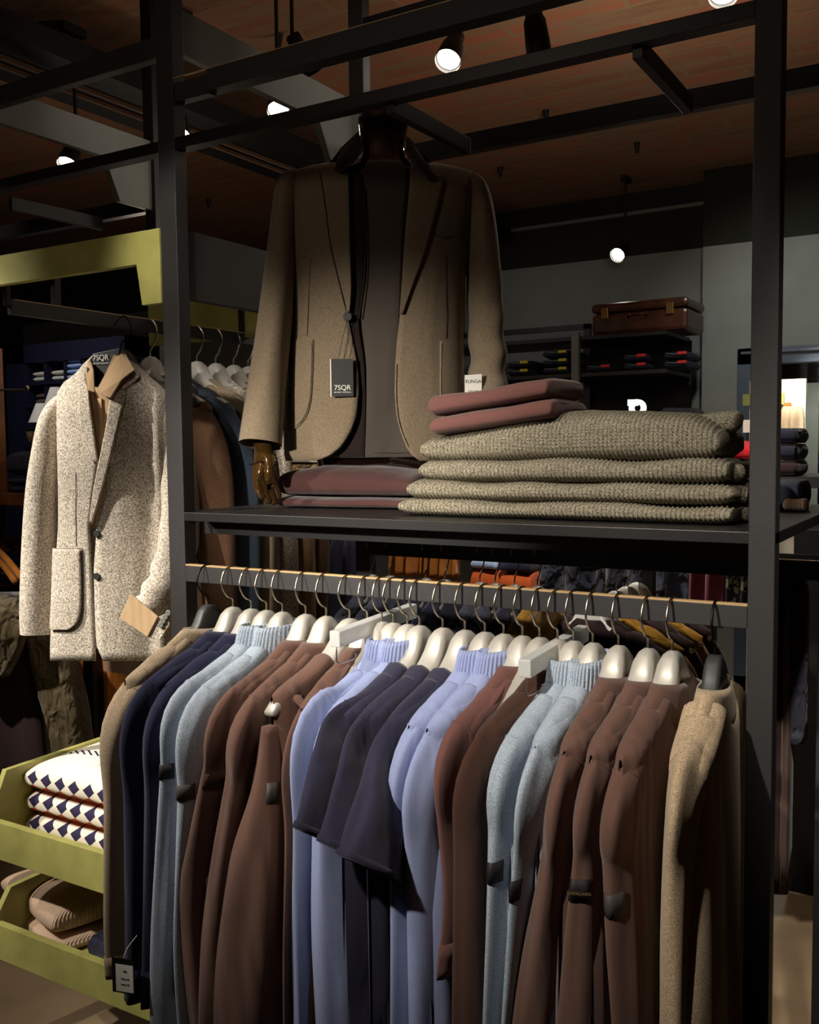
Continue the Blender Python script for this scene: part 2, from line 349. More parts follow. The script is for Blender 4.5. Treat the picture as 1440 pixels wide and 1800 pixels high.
def text(body, parent, mat, loc, size, right, up, name='lettering', align='CENTER', thick=.0003):
    """raised printing lying in the plane of right and up, at a world point"""
    cu = bpy.data.curves.new(name, 'FONT'); cu.body = body; cu.size = size; cu.align_x = align; cu.align_y = 'CENTER'; cu.extrude = thick
    tmp = bpy.data.objects.new(name, cu); C.objects.link(tmp); bpy.context.view_layer.update()
    me = bpy.data.meshes.new_from_object(tmp.evaluated_get(bpy.context.evaluated_depsgraph_get())); bpy.data.objects.remove(tmp)
    me.materials.clear(); me.materials.append(mat)
    r_, u_ = V(right).normalized(), V(up); u_ = (u_-r_*u_.dot(r_)).normalized(); n_ = r_.cross(u_)
    me.transform(Matrix(((r_.x, u_.x, n_.x), (r_.y, u_.y, n_.y), (r_.z, u_.z, n_.z))).to_4x4())
    o = bpy.data.objects.new(name, me); C.objects.link(o); o.parent = parent; o.location = V(loc)-parent_world(parent)
    return o

# ------------------------------------------------------------------ room
CEIL = 3.0
struct(MB().box((-7.5, -2.5, -.1), (2.5, 8, 0)).build('floor', M['floor'], origin=V((0, 0, 0))))
struct(MB().box((-7.5, -2.5, CEIL), (2.5, 8, CEIL+.1)).build('ceiling', M['brick'], origin=V((0, 0, CEIL))))
struct(MB().box((-7.5, 5.75, 0), (-1.42, 5.9, 2.63)).build('wall_back', M['wallgrey']))
struct(MB().box((-7.5, 5.75, 2.63), (-1.42, 5.9, CEIL)).build('wall_back_top', M['walldark']))
struct(MB().box((-1.40, 5.5, 0), (2.5, 5.9, 2.585)).build('wall_right_back', M['wallgrey']))
struct(MB().box((-1.40, 5.5, 2.585), (2.5, 5.9, CEIL)).build('wall_right_back_top', M['walldark']))
struct(MB().box((-7.6, -2.5, 0), (-7.5, 5.9, CEIL)).build('wall_left', M['walldeep']))
struct(MB().box((2.5, -2.5, 0), (2.6, 5.9, CEIL)).build('wall_right', M['walldeep']))
struct(MB().box((-7.5, -2.6, 0), (2.5, -2.5, CEIL)).build('wall_front', M['walldeep']))

# ------------------------------------------------------------------ shelving units
XL0, XL1, XR0, XR1 = -1.405, -1.362, -.290, -.254
YF, YB, PD = 1.40, 2.06, .032
SH = 1.376
rack = thing('shelving_unit', (-.83, 1.73, 0), 'black steel shelving unit carrying the knit stacks and the full front clothes rail', 'shelving')
for (a, b_) in ((XL0, XL1), (XR0, XR1)):
    for y in (YF, YB):
        MB().box((a, y, 0), (b_, y+PD, CEIL-.002)).build('post', M['steel'], rack, mods=BEV())
MB().box((XL1-.03, YF+.001, SH-.017), (XR1, YB+.03, SH)).build('shelf', M['steel_smooth'], rack, mods=BEV(.001))
MB().box((XL1-.03, YF+.09, SH-.05), (XR0, YF+.115, SH-.018)).build('shelf_support', M['blackboard'], rack)
MB().box((XR1, YB+.002, 1.225), (.35, YB+.012, 1.262)).build('hanging_rail', M['steel_smooth'], rack)
MB().box((XL1, YF+.0, 1.239), (XR0, YF+.012, 1.271)).build('hanging_rail', M['steel'], rack, mods=BEV(.001))
for y_, z_ in ((YF, 1.271), (YB, 1.262)): MB().box((XL1, y_+.0005, z_), (XR0, y_+.0115, z_+.0025)).build('rail_glint_strip', M['edge'], rack)  # thin strips added to paint the glint along the rail tops
MB().box((XL1, YF, 2.207), (XR0, YF+.004, 2.209)).build('beam_glint_strip', M['edge'], rack)  # painted highlight along the beam top, no separate part
MB().box((-1.757, 1.32, 1.812), (-1.743, 2.12, 1.814)).build('rail_glint_strip', M['edge'], rack) if False else None
MB().box((XL1, YB+.0, 1.225), (XR0, YB+.012, 1.262)).build('hanging_rail', M['steel_smooth'], rack, mods=BEV(.001))
MB().box((-1.275, YF-.002, 2.168), (XR0, YF+.03, 2.207)).box((XL1, YF+.004, 2.165), (-1.275, YF+.026, 2.20)).build('beam', M['steel'], rack, mods=BEV(.001))
MB().box((XL1, YF+.001, 2.076), (XR0, YF+.03, 2.098)).build('beam', M['steel_smooth'], rack, mods=BEV(.001))
MB().box((XL1, YB+.002, 2.190), (XR0, YB+.03, 2.232)).build('beam', M['steel_smooth'], rack, mods=BEV(.001))
MB().box((XL1, YB+.002, 2.50), (XR0, YB+.03, 2.56)).build('beam', M['steel_smooth'], rack, mods=BEV(.001))
# bracket board with its cut corner, front to back at the left end
def ypanel(x, z0, z1, zc, mat, parent, name='side_board', y0=YF+PD, y1=YB, cut=.17, thick=.018):
    poly = [(x, y0, z0), (x, y1-cut, z0), (x, y1-cut+.05, zc), (x, y1, zc), (x, y1, z1), (x, y0, z1)]
    return MB().prism(poly, (thick, 0, 0)).build(name, mat, parent, mods=BEV(.001))
ypanel(XL0+.012, 2.27, 2.355, 2.18, M['panelgrey'], rack)
MB().box((XL0+.012, YF+PD, 1.797), (XL0+.030, YB, 1.932)).build('side_board', M['blackboard'], rack, mods=BEV(.001))
for px0, py0, px1, py1 in ((1121, 85, 1209, 186), (685, 184, 825, 257)):
    a = at(px0, py0, Y=YF+.03); xx = a.x if px0 > 1000 else -.90
    p = at(px0, py0, Z=2.075); q = at(px1, py1, Z=2.075)
    MB().bar((p.x, p.y, 2.075), (p.x*.5+q.x*.5, q.y, 2.075), .016, .028).build('cross_bar', M['steel_smooth'], rack, mods=BEV(.001))

XA = -1.985
lrack = thing('shelving_unit', (-1.7, 1.73, 0), 'shelving unit with lime green boards and tilted trays at the left', 'shelving')
for y in (YF, YB):
    MB().box((XA-.14, y, 0), (XA-.10, y+PD, CEIL-.002)).build('post', M['steel_smooth'], lrack, mods=BEV())
def xpanel(y, z0, z1, zc, x0, x1, mat, nm='lime_board', cut=.065):
    poly = [(x0, y, zc), (x1-cut, y, zc), (x1-cut*.8, y, z0), (x1, y, z0), (x1, y, z1), (x0, y, z1)]
    return MB().prism(poly, (0, .018, 0)).build(nm, mat, lrack, mods=BEV(.001))
xpanel(YF-.002, 1.787, 1.932, 1.868, XA-.12, XL0-.002, M['lime'])
xpanel(YB-.02, 1.80, 1.932, 1.80, XA-.12, XL0+.0, M['lime'])
MB().box((-1.757, 1.31, 1.782), (-1.743, 2.13, 1.812)).build('hanging_rail', M['steel'], lrack, mods=BEV(.001))
MB().box((-1.7565, 1.32, 1.812), (-1.7435, 2.12, 1.814)).build('rail_glint_strip', M['edge'], lrack)  # light caught on the side rail, put in as a pale strip
MB().box((-1.757, 1.30, 1.800), (-1.743, 1.31, 1.838)).build('rail_stop', M['steel_smooth'], lrack)
for y in (1.42, 2.03): MB().box((-1.757, y, 1.8145), (-1.743, y+.016, 1.93)).build('rail_support', M['steel_smooth'], lrack)
MB().box((XA-.10, YF, 2.255), (XL0, YF+.022, 2.295)).build('beam', M['steel'], lrack, mods=BEV(.001))
MB().box((XA-.6, YF+.001, 2.076), (XL0, YF+.03, 2.098)).build('beam', M['steel_smooth'], lrack, mods=BEV(.001))
MB().box((XA-1.0, YB+.002, 2.19), (XA-.12, YB+.03, 2.232)).build('beam', M['steel_smooth'], lrack)
ypanel(XA-.13, 2.30, 2.385, 2.19, M['panelgrey'], lrack)
MB().box((XA-.14, YF, 2.80), (XA-.10, YB, 2.90)).build('beam', M['steel_smooth'], lrack)
a, b_ = at(18, 358, Z=2.15), at(188, 392, Z=2.15)
MB().bar((a.x, a.y, 2.15), (a.x*.6+b_.x*.4, b_.y, 2.15), .014, .035).build('cross_bar', M['steel'], lrack, mods=BEV(.001))
# trays
def tray(zf, zs, zb, label, depth=.6):
    t = thing('wooden_tray', (-1.68, 1.7, zb), label, 'tray', 'lime green trays under the tweed blazer')
    x0, x1, y0, y1 = XA, XL0-.004, YF-.0, YF+depth
    MB().box((x0, y0, zb), (x1, y1, zb+.014)).build('tray_base', M['lime'], t)
    MB().box((x0, y0-.018, zb-.005), (x1+.14 if zf < .5 else x1, y0, zf)).build('tray_front', M['lime'], t, mods=BEV(.001))
    for x in (x0-.016, x1):
        MB().prism([(x, y0-.018, zb-.005), (x, y1, zb-.005), (x, y1, zs), (x, y0+.03, zs), (x, y0-.018, zf)], (.016, 0, 0)).build('tray_side', M['lime'], t, mods=BEV(.001))
    MB().box((x0, y1, zb), (x1, y1+.016, zs)).build('tray_back', M['lime'], t)
tray(.640, .745, .556, 'upper lime green wooden tray holding lozenge patterned sweaters')
tray(.392, .46, .312, 'lower lime green wooden tray holding beige ribbed knits')

# ------------------------------------------------------------------ ceiling fittings
def track_lamp(px, py, Z, label, lit=True, r=.036, aim=(0, -.35, -1), length=.12, arm=.10):
    c = at(px, py, Z=Z); d = V(aim).normalized(); t = thing('track_spotlight', (c.x, c.y, Z), label, 'spotlight', 'track spotlights under the brick ceiling')
    top = c - d*length
    rings = []
    a_ = d.orthogonal().normalized(); b2 = d.cross(a_)
    for s_, rr in ((0, 1.0), (.03, 1.0), (.2, .98), (.55, .86), (.62, .7), (.95, .66), (1, .55)):
        p = c - d*(length*s_); rings.append([p + a_*math.cos(2*PI*k/24)*r*rr + b2*math.sin(2*PI*k/24)*r*rr for k in range(24)])
    MB().loft(rings, cap0=False).build('lamp_housing', M['blackboard'], t, smooth=True)
    arm = CEIL-top.z-.03
    MB().cyl(top, (top.x, top.y, top.z+arm), .006).box((top.x-.015, top.y-.05, top.z+arm), (top.x+.015, top.y+.05, top.z+arm+.0295)).build('mounting_arm', M['blackboard'], t)
    p = c - d*.012
    MB().cyl(p, p - d*.004, r*.88, n=24).build('lamp_face', M['glow'] if lit else M['blackboard'], t)
    return c
track_lamp(787, 108, 2.55, 'lit black track spotlight above the upper beam right of the mannequin neck', aim=(.1, -.75, -1))
track_lamp(948, 95, 2.55, 'unlit black track spotlight hanging in front of the brick ceiling', lit=False, r=.034, aim=(.02, .35, -1), length=.15)
track_lamp(1272, -6, 2.60, 'lit track spotlight cut by the top edge near the right post', aim=(.1, -.5, -1))
track_lamp(490, 196, 2.55, 'lit track spotlight half hidden behind the grey bracket board', aim=(.5, -.6, -1))
track_lamp(318, 240, 2.55, 'lit spotlight just showing beside the left post', r=.03, aim=(.5, -.6, -1))
track_lamp(118, 290, 2.50, 'lit track spotlight left of the left post, under a grey bracket', aim=(.2, -.6, -1))
track_lamp(548, 130, 2.62, 'dark track spotlight body behind the bracket board, left of the mannequin', lit=False, r=.034, aim=(.3, .5, -1))
track_lamp(1085, 449, 2.55, 'bright small spotlight against the dark far wall', r=.042, aim=(-.2, -1.4, -.9))
t = thing('ceiling_track', (-3.2, 2.5, CEIL-.1), 'long double lighting track running back under the ceiling at the left', 'lighting track')
p, q = at(0, 112, Z=2.78), at(545, 318, Z=2.78); dx = (q-p).normalized(); p = p-dx*1.0; q = q+dx*2
MB().bar(p+V((0, 0, .06)), q+V((0, 0, .06)), .34, .08).build('track_bed', M['blackboard'], t)
for o_ in (-.035, .03): MB().bar(p+V((o_, 0, .01)), q+V((o_, 0, .01)), .014, .014).build('track_profile', M['brownwool'], t)
p, q = at(885, 408, Y=5.735), at(1243, 357, Y=5.735)
tag(MB().bar(p, q, .03, .02).build('lighting_track', M['panelgrey']), 'thin pale track running across the dark upper far wall', 'lighting track')
SPN = {880: 'right of the blazer shoulder, lower one', 1120: 'above the far small spotlight', 839: 'right of the blazer shoulder, upper one', 490: 'above the lamp behind the bracket board', 366: 'right beside the left post', 960: 'behind the unlit spotlight'}
for px_, py_ in ((880, 300), (1120, 257), (839, 258), (490, 66), (366, 356), (960, 200)):
    c = at(px_, py_-6, Z=CEIL)
    tag(MB().cyl((c.x, c.y, CEIL), (c.x, c.y, CEIL-.05), .016, .008).build('sprinkler_head', M['blackboard']), 'small dark nozzle on the brick ceiling '+SPN[px_], 'sprinkler', 'sprinkler nozzles on the ceiling')

# ------------------------------------------------------------------ hangers
def hang_profile(u):
    a_ = abs(u)
    zt = interp([(0, 0), (.012, -.002), (.026, -.012), (.036, -.032), (.05, -.048), (.10, -.078), (.16, -.100), (.2, -.118)], a_, 1)
    zb = interp([(0, -.062), (.03, -.070), (.06, -.085), (.12, -.112), (.2, -.142)], a_, 1)
    hn = interp([(0, .014), (.02, .018), (.05, .0205), (.075, .018), (.10, .013), (.185, .0125), (.2, .010)], a_, 1)
    return zt, zb, hn
def hanger(O, U, label, group, mats=('hanger', 'nickel'), flat=False, railc=None, nm='clothes_hanger', scale=1.0):
    t = thing(nm, O, label, 'hanger', group)
    U = V(U).normalized(); N = V((-U.y, U.x, 0))
    if N.x < 0: N = -N
    rings = []; K = 34
    for i in range(K+1):
        u = lerp(-.2, .2, i/K); zt, zb, hn = hang_profile(u)
        if flat:
            hn = .0135 if abs(u) < .05 else .008
        e = .8 if 0 < i < K else .2
        cz, hz = (zt+zb)/2, (zt-zb)/2*(1 if 0 < i < K else .4)
        ring = []
        for k in range(18):
            ph = 2*PI*k/18; cs, sn = math.cos(ph), math.sin(ph)
            ex = .65 if not flat else .4
            ring.append(O + U*u*scale + N*(hn*abs(cs)**ex*(1 if cs > 0 else -1)) + V((0, 0, cz+hz*abs(sn)**.85*(1 if sn > 0 else -1))))
        rings.append(ring)
    MB().loft(rings).build('hanger_arms', M[mats[0]], t, smooth=True)
    rc = railc if railc is not None else V((O.x, O.y, 1.262))
    fw = U
    pts = [rc-fw*.018+V((0, 0, -.006)), rc-fw*.013+V((0, 0, .008)), rc+V((0, 0, .0125)), rc+fw*.017+V((0, 0, .006)), rc+fw*.027+V((0, 0, -.016)), rc+fw*.021+V((0, 0, -.034))]
    e_ = V((O.x, O.y, O.z)); pts += [lerp(pts[-1], e_+V((0, 0, .012)), .55)+fw*.002, e_+V((0, 0, .014)), e_-V((0, 0, .004))]
    MB().tube(pts, .0019, 8, 4).build('hook', M[mats[1]], t, smooth=True)
    return t

# ------------------------------------------------------------------ hung garments
def mpp(px, py, Y):
    return abs(at(px+1, py, Y=Y).x-at(px, py, Y=Y).x)
class Garment:
    def __init__(s, name, label, cat_, group, O, U, mat, hn=.020, hem=.66, seed=0):
        s.t = thing(name, O, label, cat_, group); s.O = V(O); s.U = V(U).normalized()
        N = V((-s.U.y, s.U.x, 0)); s.N = N if N.x > 0 else -N
        s.mat = mat; s.hn = hn; s.hem = hem; s.seed = seed
    def ztop(s, u): return hang_profile(u)[0]+.009+(-.004 if abs(u) < .07 else 0) if abs(u) < .2 else hang_profile(.2)[0]+.009-(abs(u)-.2)*1.5
    def body(s, umax=.2, neck=.062, waist=.0, name='torso', z_under=None, nshift=None, flare=1.0):
        us = [lerp(-umax, umax, i/40) for i in range(41)]; rings = []
        for u in us:
            zt = s.ztop(u); a_ = abs(u)
            if a_ < neck: zt = lerp(-.088, s.ztop(neck), (a_/neck)**2)
            edge = math.sqrt(max(.02, 1-(a_/umax)**8))
            ss = [0, .002, .005, .010, .018, .03, .05, .08, .12, .18, .26, .35, .45, .55, s.hem]
            side = []
            for q in ss:
                h = s.hn*edge*min(1, math.sqrt(1-(1-min(q/.016, 1))**2)+(.12 if q == 0 else 0))
                wv = .006*math.sin(u*38+s.seed*2+q*3)*min(1, q/.25)
                h *= 1+(flare-1)*min(1, q/.5)
                side.append((h, wv, zt-q if q < s.hem else -s.hem+zt*0-.0))
            ring = [s.O+s.U*u+s.N*(h+w_)+V((0, 0, z)) for h, w_, z in reversed(side)] + [s.O+s.U*u+s.N*(-h+w_)+V((0, 0, z)) for h, w_, z in side[1:]]
            rings.append(ring)
        MB().loft(rings, closed=False).build(name, s.mat, s.t, smooth=True)
    def sleeve(s, pts, name='sleeve', amp=.07, cuff=None, cap=True, seam=True, near=1):
        """pts: (point, half width across N, half width in plane)"""
        full = []
        if cap:
            full += [(*(s.O+s.U*.085*near+V((0, 0, s.ztop(.085)-.018))), s.hn*.85, .018), (*(s.O+s.U*.130*near+V((0, 0, s.ztop(.13)-.033))), s.hn*1.03, .036)]
        full += [(*p, a_, b2) for p, a_, b2 in pts]
        P = cat(full, 6); rings = []; s.P = P
        L_ = len(P)
        for i, p in enumerate(P):
            c = V(p[:3]); t0 = V(P[min(i+1, L_-1)][:3])-V(P[max(i-1, 0)][:3])
            t0.normalize(); W = s.N.cross(t0)
            if W.length < .1: W = s.U.copy()
            W.normalize()
            if W.dot(s.U*near) < 0: W = -W
            ring = []; f = i/(L_-1)
            for k in range(28):
                ph = 2*PI*k/28
                kk = 1+amp*min(1, f*3)*math.sin(3*ph+s.seed*1.7+f*4)+amp*.6*min(1, f*3)*math.sin(5*ph+s.seed*3.1-f*7)
                ring.append(c+s.N*(p[3]*math.cos(ph)*kk)+W*(p[4]*math.sin(ph)*kk))
            rings.append(ring)
        s.rings = rings
        o = MB().loft(rings, cap0=True).build(name, s.mat, s.t, smooth=True)
        if seam and cap:
            R = rings[9]; c = sum(R, V((0,0,0)))/len(R)
            loop = [c+(p-c)*1.008 for p in R+R[:2]]
            MB().tube(loop, .0009, 6, 1).build('shoulder_seam', s.mat, o, smooth=True)
        if cuff:
            rr = rings[-cuff:]
            MB().loft([[sum(R, V((0,0,0)))/len(R)+(p-sum(R, V((0,0,0)))/len(R))*1.05 for p in R] for R in rr]).build('cuff', s.mat, o, smooth=True)
        return o
    def badge(s, py, k0, k1, mat, wide=3.2, parent=None, txt=None):
        """woven badge lying on the sleeve where it passes image height py"""
        def hgt(R): c = sum(R, V((0,0,0)))/len(R); d = c-CAM; return 900-FPX*d.dot(_u)/d.dot(_f)
        i = min(range(len(s.rings)-1), key=lambda i_: abs(hgt(s.rings[i_])-py)); 
        A, B = s.rings[i], s.rings[i+1]; L_ = (sum(B, V((0,0,0)))/28-sum(A, V((0,0,0)))/28).length
        f = wide*.01/L_; R = []
        for tt in (0, .5, 1):
            row = []
            for k in range(k0, k1+1):
                p = lerp(A[k % 28], B[k % 28], tt*f); c = lerp(sum(A, V((0,0,0)))/28, sum(B, V((0,0,0)))/28, tt*f)
                row.append(c+(p-c)*1.03+(p-c).normalized()*.0012)
            R.append(row)
        o = MB().loft(R, closed=False).build('woven_badge', mat, parent or s.t, smooth=True, mods=(('SOLIDIFY', dict(thickness=.001)),))
        return o
    def collar(s, kind):
        O, U, N = s.O, s.U, s.N
        KR = 160 if kind == 'roll' else 32
        def ring(ru, rn, z, zf=None):
            out = []
            for k in range(KR):
                th = 2*PI*k/KR; j = (1+.035*math.cos(40*th)) if kind == 'roll' else 1
                out.append(O+U*(ru*j*math.sin(th))+N*(rn*j*math.cos(th))+V((0, 0, lerp(z, z if zf is None else zf, math.cos(th)**2))))
            return out
        if kind == 'polo':
            R = [ring(.072, .018, -.075, -.085), ring(.066, .019, -.055, -.062), ring(.060, .0195, -.040, -.046), ring(.060, .0215, -.038, -.044), ring(.069, .0245, -.043, -.058), ring(.087, .0275, -.054, -.084), ring(.101, .028, -.061, -.106), ring(.100, .0255, -.066, -.107)]
            MB().loft(R, cap0=False, cap1=False).build('collar', s.mat, s.t, smooth=True)
        elif kind == 'roll':
            m_ = s.mat
            R = [ring(.078, .020, -.090), ring(.068, .021, -.066), ring(.060, .021, -.040), ring(.058, .0215, -.024), ring(.061, .0235, -.021), ring(.066, .0255, -.030), ring(.073, .027, -.052), ring(.079, .027, -.074), ring(.078, .023, -.079)]
            MB().loft(R, cap0=False, cap1=False).build('roll_neck', m_, s.t, smooth=True)
        elif kind == 'crew':
            R = [ring(.094, .021, -.094), ring(.084, .022, -.080), ring(.074, .0225, -.070), ring(.070, .0235, -.067), ring(.071, .025, -.070), ring(.086, .0255, -.086), ring(.094, .023, -.096)]
            MB().loft(R, cap0=False, cap1=False).build('neck_band', s.mat, s.t, smooth=True)

RY = YF+.006; HZ = 1.197
def head(px, py): p = at(px, py, Y=RY); return V((p.x, RY, HZ))
PH = 'garments on the front rail'
# (head px, head py, kind, colour, name, category, label, tip px x, sleeve [(px,py,halfwidth px)], options)
G = [
 (366, 1046, 'polo', 'beigedk', 'polo_shirt', 'shirt', 'sand beige knit polo, leftmost garment on the front rail, price tag at its cuff', 228, [(232,1250,19),(228,1400,20),(224,1600,20),(225,1700,17)], dict(end=1, tagged=1, black=1)),
 (409, 1063, 'polo', 'navy', 'polo_shirt', 'shirt', 'navy knit polo next to the leftmost sand beige one', 266, [(268,1245,17),(264,1400,18),(259,1600,18),(256,1745,18)], dict(end=1)),
 (441, 1066, 'polo', 'navy', 'polo_shirt', 'shirt', 'navy knit polo beside the left light blue roll neck', 297, [(301,1250,16),(296,1400,18),(290,1600,17),(288,1755,14)], dict(end=1)),
 (468, 1069, 'roll', 'ltblue', 'roll_neck_sweater', 'sweater', 'light blue melange roll neck with a black sleeve badge, beside the navy polos', 328, [(332,1235,17),(326,1345,17),(316,1500,17),(308,1650,19),(304,1800,19)], dict(badge=(1330, 3, 10, 'badge'))),
 (496, 1072, 'roll', 'ltblue', 'roll_neck_sweater', 'sweater', 'light blue melange roll neck with a grey sleeve badge, beside the left cocoa polos', 356, [(366,1250,19),(359,1380,18),(350,1500,16),(344,1650,15),(350,1800,12)], dict(badge=(1355, 3, 10, 'badgegrey'))),
 (537, 1078, 'polo', 'brown', 'polo_shirt', 'shirt', 'cocoa brown polo next to the light blue roll necks on the left, sleeve swung out', 408, [(414,1250,20),(400,1340,25),(376,1450,29),(352,1570,30),(356,1680,26),(372,1800,20)], dict(badge=(1345, 1, 6, 'browndk'))),
 (573, 1080, 'polo', 'brown', 'polo_shirt', 'shirt', 'cocoa brown polo just left of the sleeveless brown vest', 440, [(449,1265,20),(438,1370,24),(415,1500,26),(396,1640,28),(388,1800,30)], {}),
 (614, 1087, 'none', 'brown', 'sleeveless_vest', 'vest', 'cocoa brown sleeveless vest with a gaping armhole showing the hanger end', 478, [(477,1275,12),(474,1390,30),(457,1520,60),(444,1660,76),(438,1800,80)], dict(vest=1, badge=(1370, 0, 3, 'badgegrey'))),
 (645, 1087, 'polo', 'brown', 'hooded_shirt', 'shirt', 'cocoa brown rumpled top under the left frosted divider bar', 525, [(540,1300,14),(537,1450,15),(530,1650,16),(528,1800,16)], dict(rumple=1)),
 (691, 1090, 'roll', 'lav', 'roll_neck_sweater', 'sweater', 'lavender blue roll neck with the taller folded collar, left of the ink blue tees', 552, [(562,1270,19),(557,1450,17),(550,1620,14),(551,1800,14)], {}),
 (716, 1092, 'roll', 'lav', 'roll_neck_sweater', 'sweater', 'lavender blue roll neck whose sleeve hangs out below the ink blue tees', 585, [(594,1290,18),(592,1450,22),(592,1620,32),(600,1800,40)], {}),
 (737, 1094, 'crew', 'navytee', 't_shirt', 't-shirt', 'ink blue short sleeved tee, leftmost of the three', 605, [(614,1275,18),(596,1370,26),(573,1478,28)], dict(tee=1)),
 (778, 1102, 'crew', 'navytee', 't_shirt', 't-shirt', 'ink blue short sleeved tee, middle one of the three', 640, [(651,1292,19),(636,1395,28),(614,1502,32)], dict(tee=1)),
 (817, 1106, 'crew', 'navytee', 't_shirt', 't-shirt', 'ink blue short sleeved tee, rightmost of the three beside lavender sweaters', 680, [(692,1310,21),(677,1425,31),(655,1530,35)], dict(tee=1)),
 (852, 1109, 'roll', 'lav', 'roll_neck_sweater', 'sweater', 'lavender blue ribbed zip neck sweater right beside the ink blue tees', 718, [(729,1330,16),(725,1500,17),(722,1800,16)], {}),
 (885, 1113, 'roll', 'lav', 'roll_neck_sweater', 'sweater', 'lavender blue ribbed zip neck sweater beside the brown vest with open edge', 752, [(761,1350,25),(758,1500,25),(756,1800,24)], {}),
 (918, 1116, 'polo', 'mauve', 'zipped_vest', 'vest', 'reddish brown zipped vest hanging left of the right frosted divider bar', 798, [(806,1320,22),(806,1430,18),(812,1560,18),(798,1700,12)], dict(rumple=1, end=1)),
 (980, 1121, 'none', 'browndk', 'hooded_sweater', 'sweater', 'espresso brown hooded sweater under the right frosted divider bar, with a drawstring', 835, [(847,1350,27),(842,1500,29),(838,1800,30)], dict(cord=1)),
 (1008, 1126, 'roll', 'ltblue', 'roll_neck_sweater', 'sweater', 'light blue melange roll neck right beside the espresso hooded sweater', 890, [(903,1345,21),(897,1450,20),(889,1600,18),(880,1800,16)], dict(badge=(1490, 3, 9, 'badge'))),
 (1042, 1128, 'roll', 'ltblue', 'roll_neck_sweater', 'sweater', 'light blue melange roll neck left of the three cocoa polos at the right', 935, [(950,1370,23),(938,1480,20),(922,1620,15),(905,1800,12)], dict(badge=(1525, 4, 10, 'badge'))),
 (1087, 1133, 'polo', 'brown', 'polo_shirt', 'shirt', 'cocoa brown polo, leftmost of the three at the right, without a badge', 985, [(1000,1385,27),(985,1500,29),(962,1650,36),(938,1800,42)], {}),
 (1139, 1136, 'polo', 'brown', 'polo_shirt', 'shirt', 'cocoa brown polo with a dark gold lettered badge low on its sleeve', 1030, [(1047,1395,25),(1042,1500,26),(1031,1650,34),(1022,1800,40)], dict(badge=(1530, 3, 9, 'badge'), lettered=1)),
 (1182, 1140, 'polo', 'brown', 'polo_shirt', 'shirt', 'cocoa brown polo with a grey badge, left of the oat beige one', 1078, [(1098,1410,28),(1097,1500,29),(1100,1650,32),(1108,1800,32)], dict(badge=(1535, 3, 9, 'badgegrey'))),
 (1257, 1146, 'polo', 'beige', 'polo_shirt', 'shirt', 'oat beige knit polo, rightmost garment on the front rail against the post', 1185, [(1207,1375,36),(1198,1500,37),(1192,1650,36),(1190,1800,34)], dict(big=1, black=1)),
]
HL = ['matt black hanger inside the leftmost sand beige polo', 'grey hanger inside the left one of the two navy polos', 'grey hanger inside the right one of the two navy polos',
 'grey hanger inside the left light blue roll neck beside the navy polos', 'grey hanger standing bare above the light blue roll neck beside the cocoa polos', 'grey hanger inside the leftmost cocoa polo',
 'grey hanger inside the cocoa polo just left of the sleeveless vest', 'grey hanger whose white end shows through the brown vest armhole', 'grey hanger inside the rumpled brown top under the left divider bar',
 'grey hanger inside the left lavender roll neck of the left pair', 'grey hanger inside the right lavender roll neck of the left pair', 'grey hanger inside the leftmost ink blue tee', 'grey hanger inside the middle ink blue tee',
 'grey hanger inside the rightmost ink blue tee', 'grey hanger inside the lavender zip neck beside the ink blue tees', 'grey hanger inside the lavender zip neck beside the reddish vest', 'grey hanger inside the reddish brown zipped vest',
 'grey hanger inside the espresso hooded sweater', 'grey hanger inside the light blue roll neck beside the espresso sweater', 'grey hanger inside the light blue roll neck beside the right cocoa polos',
 'grey hanger inside the left one of the three right cocoa polos', 'grey hanger inside the middle one of the three right cocoa polos', 'grey hanger inside the right one of the three right cocoa polos', 'matt black hanger inside the oat beige polo at the right post']
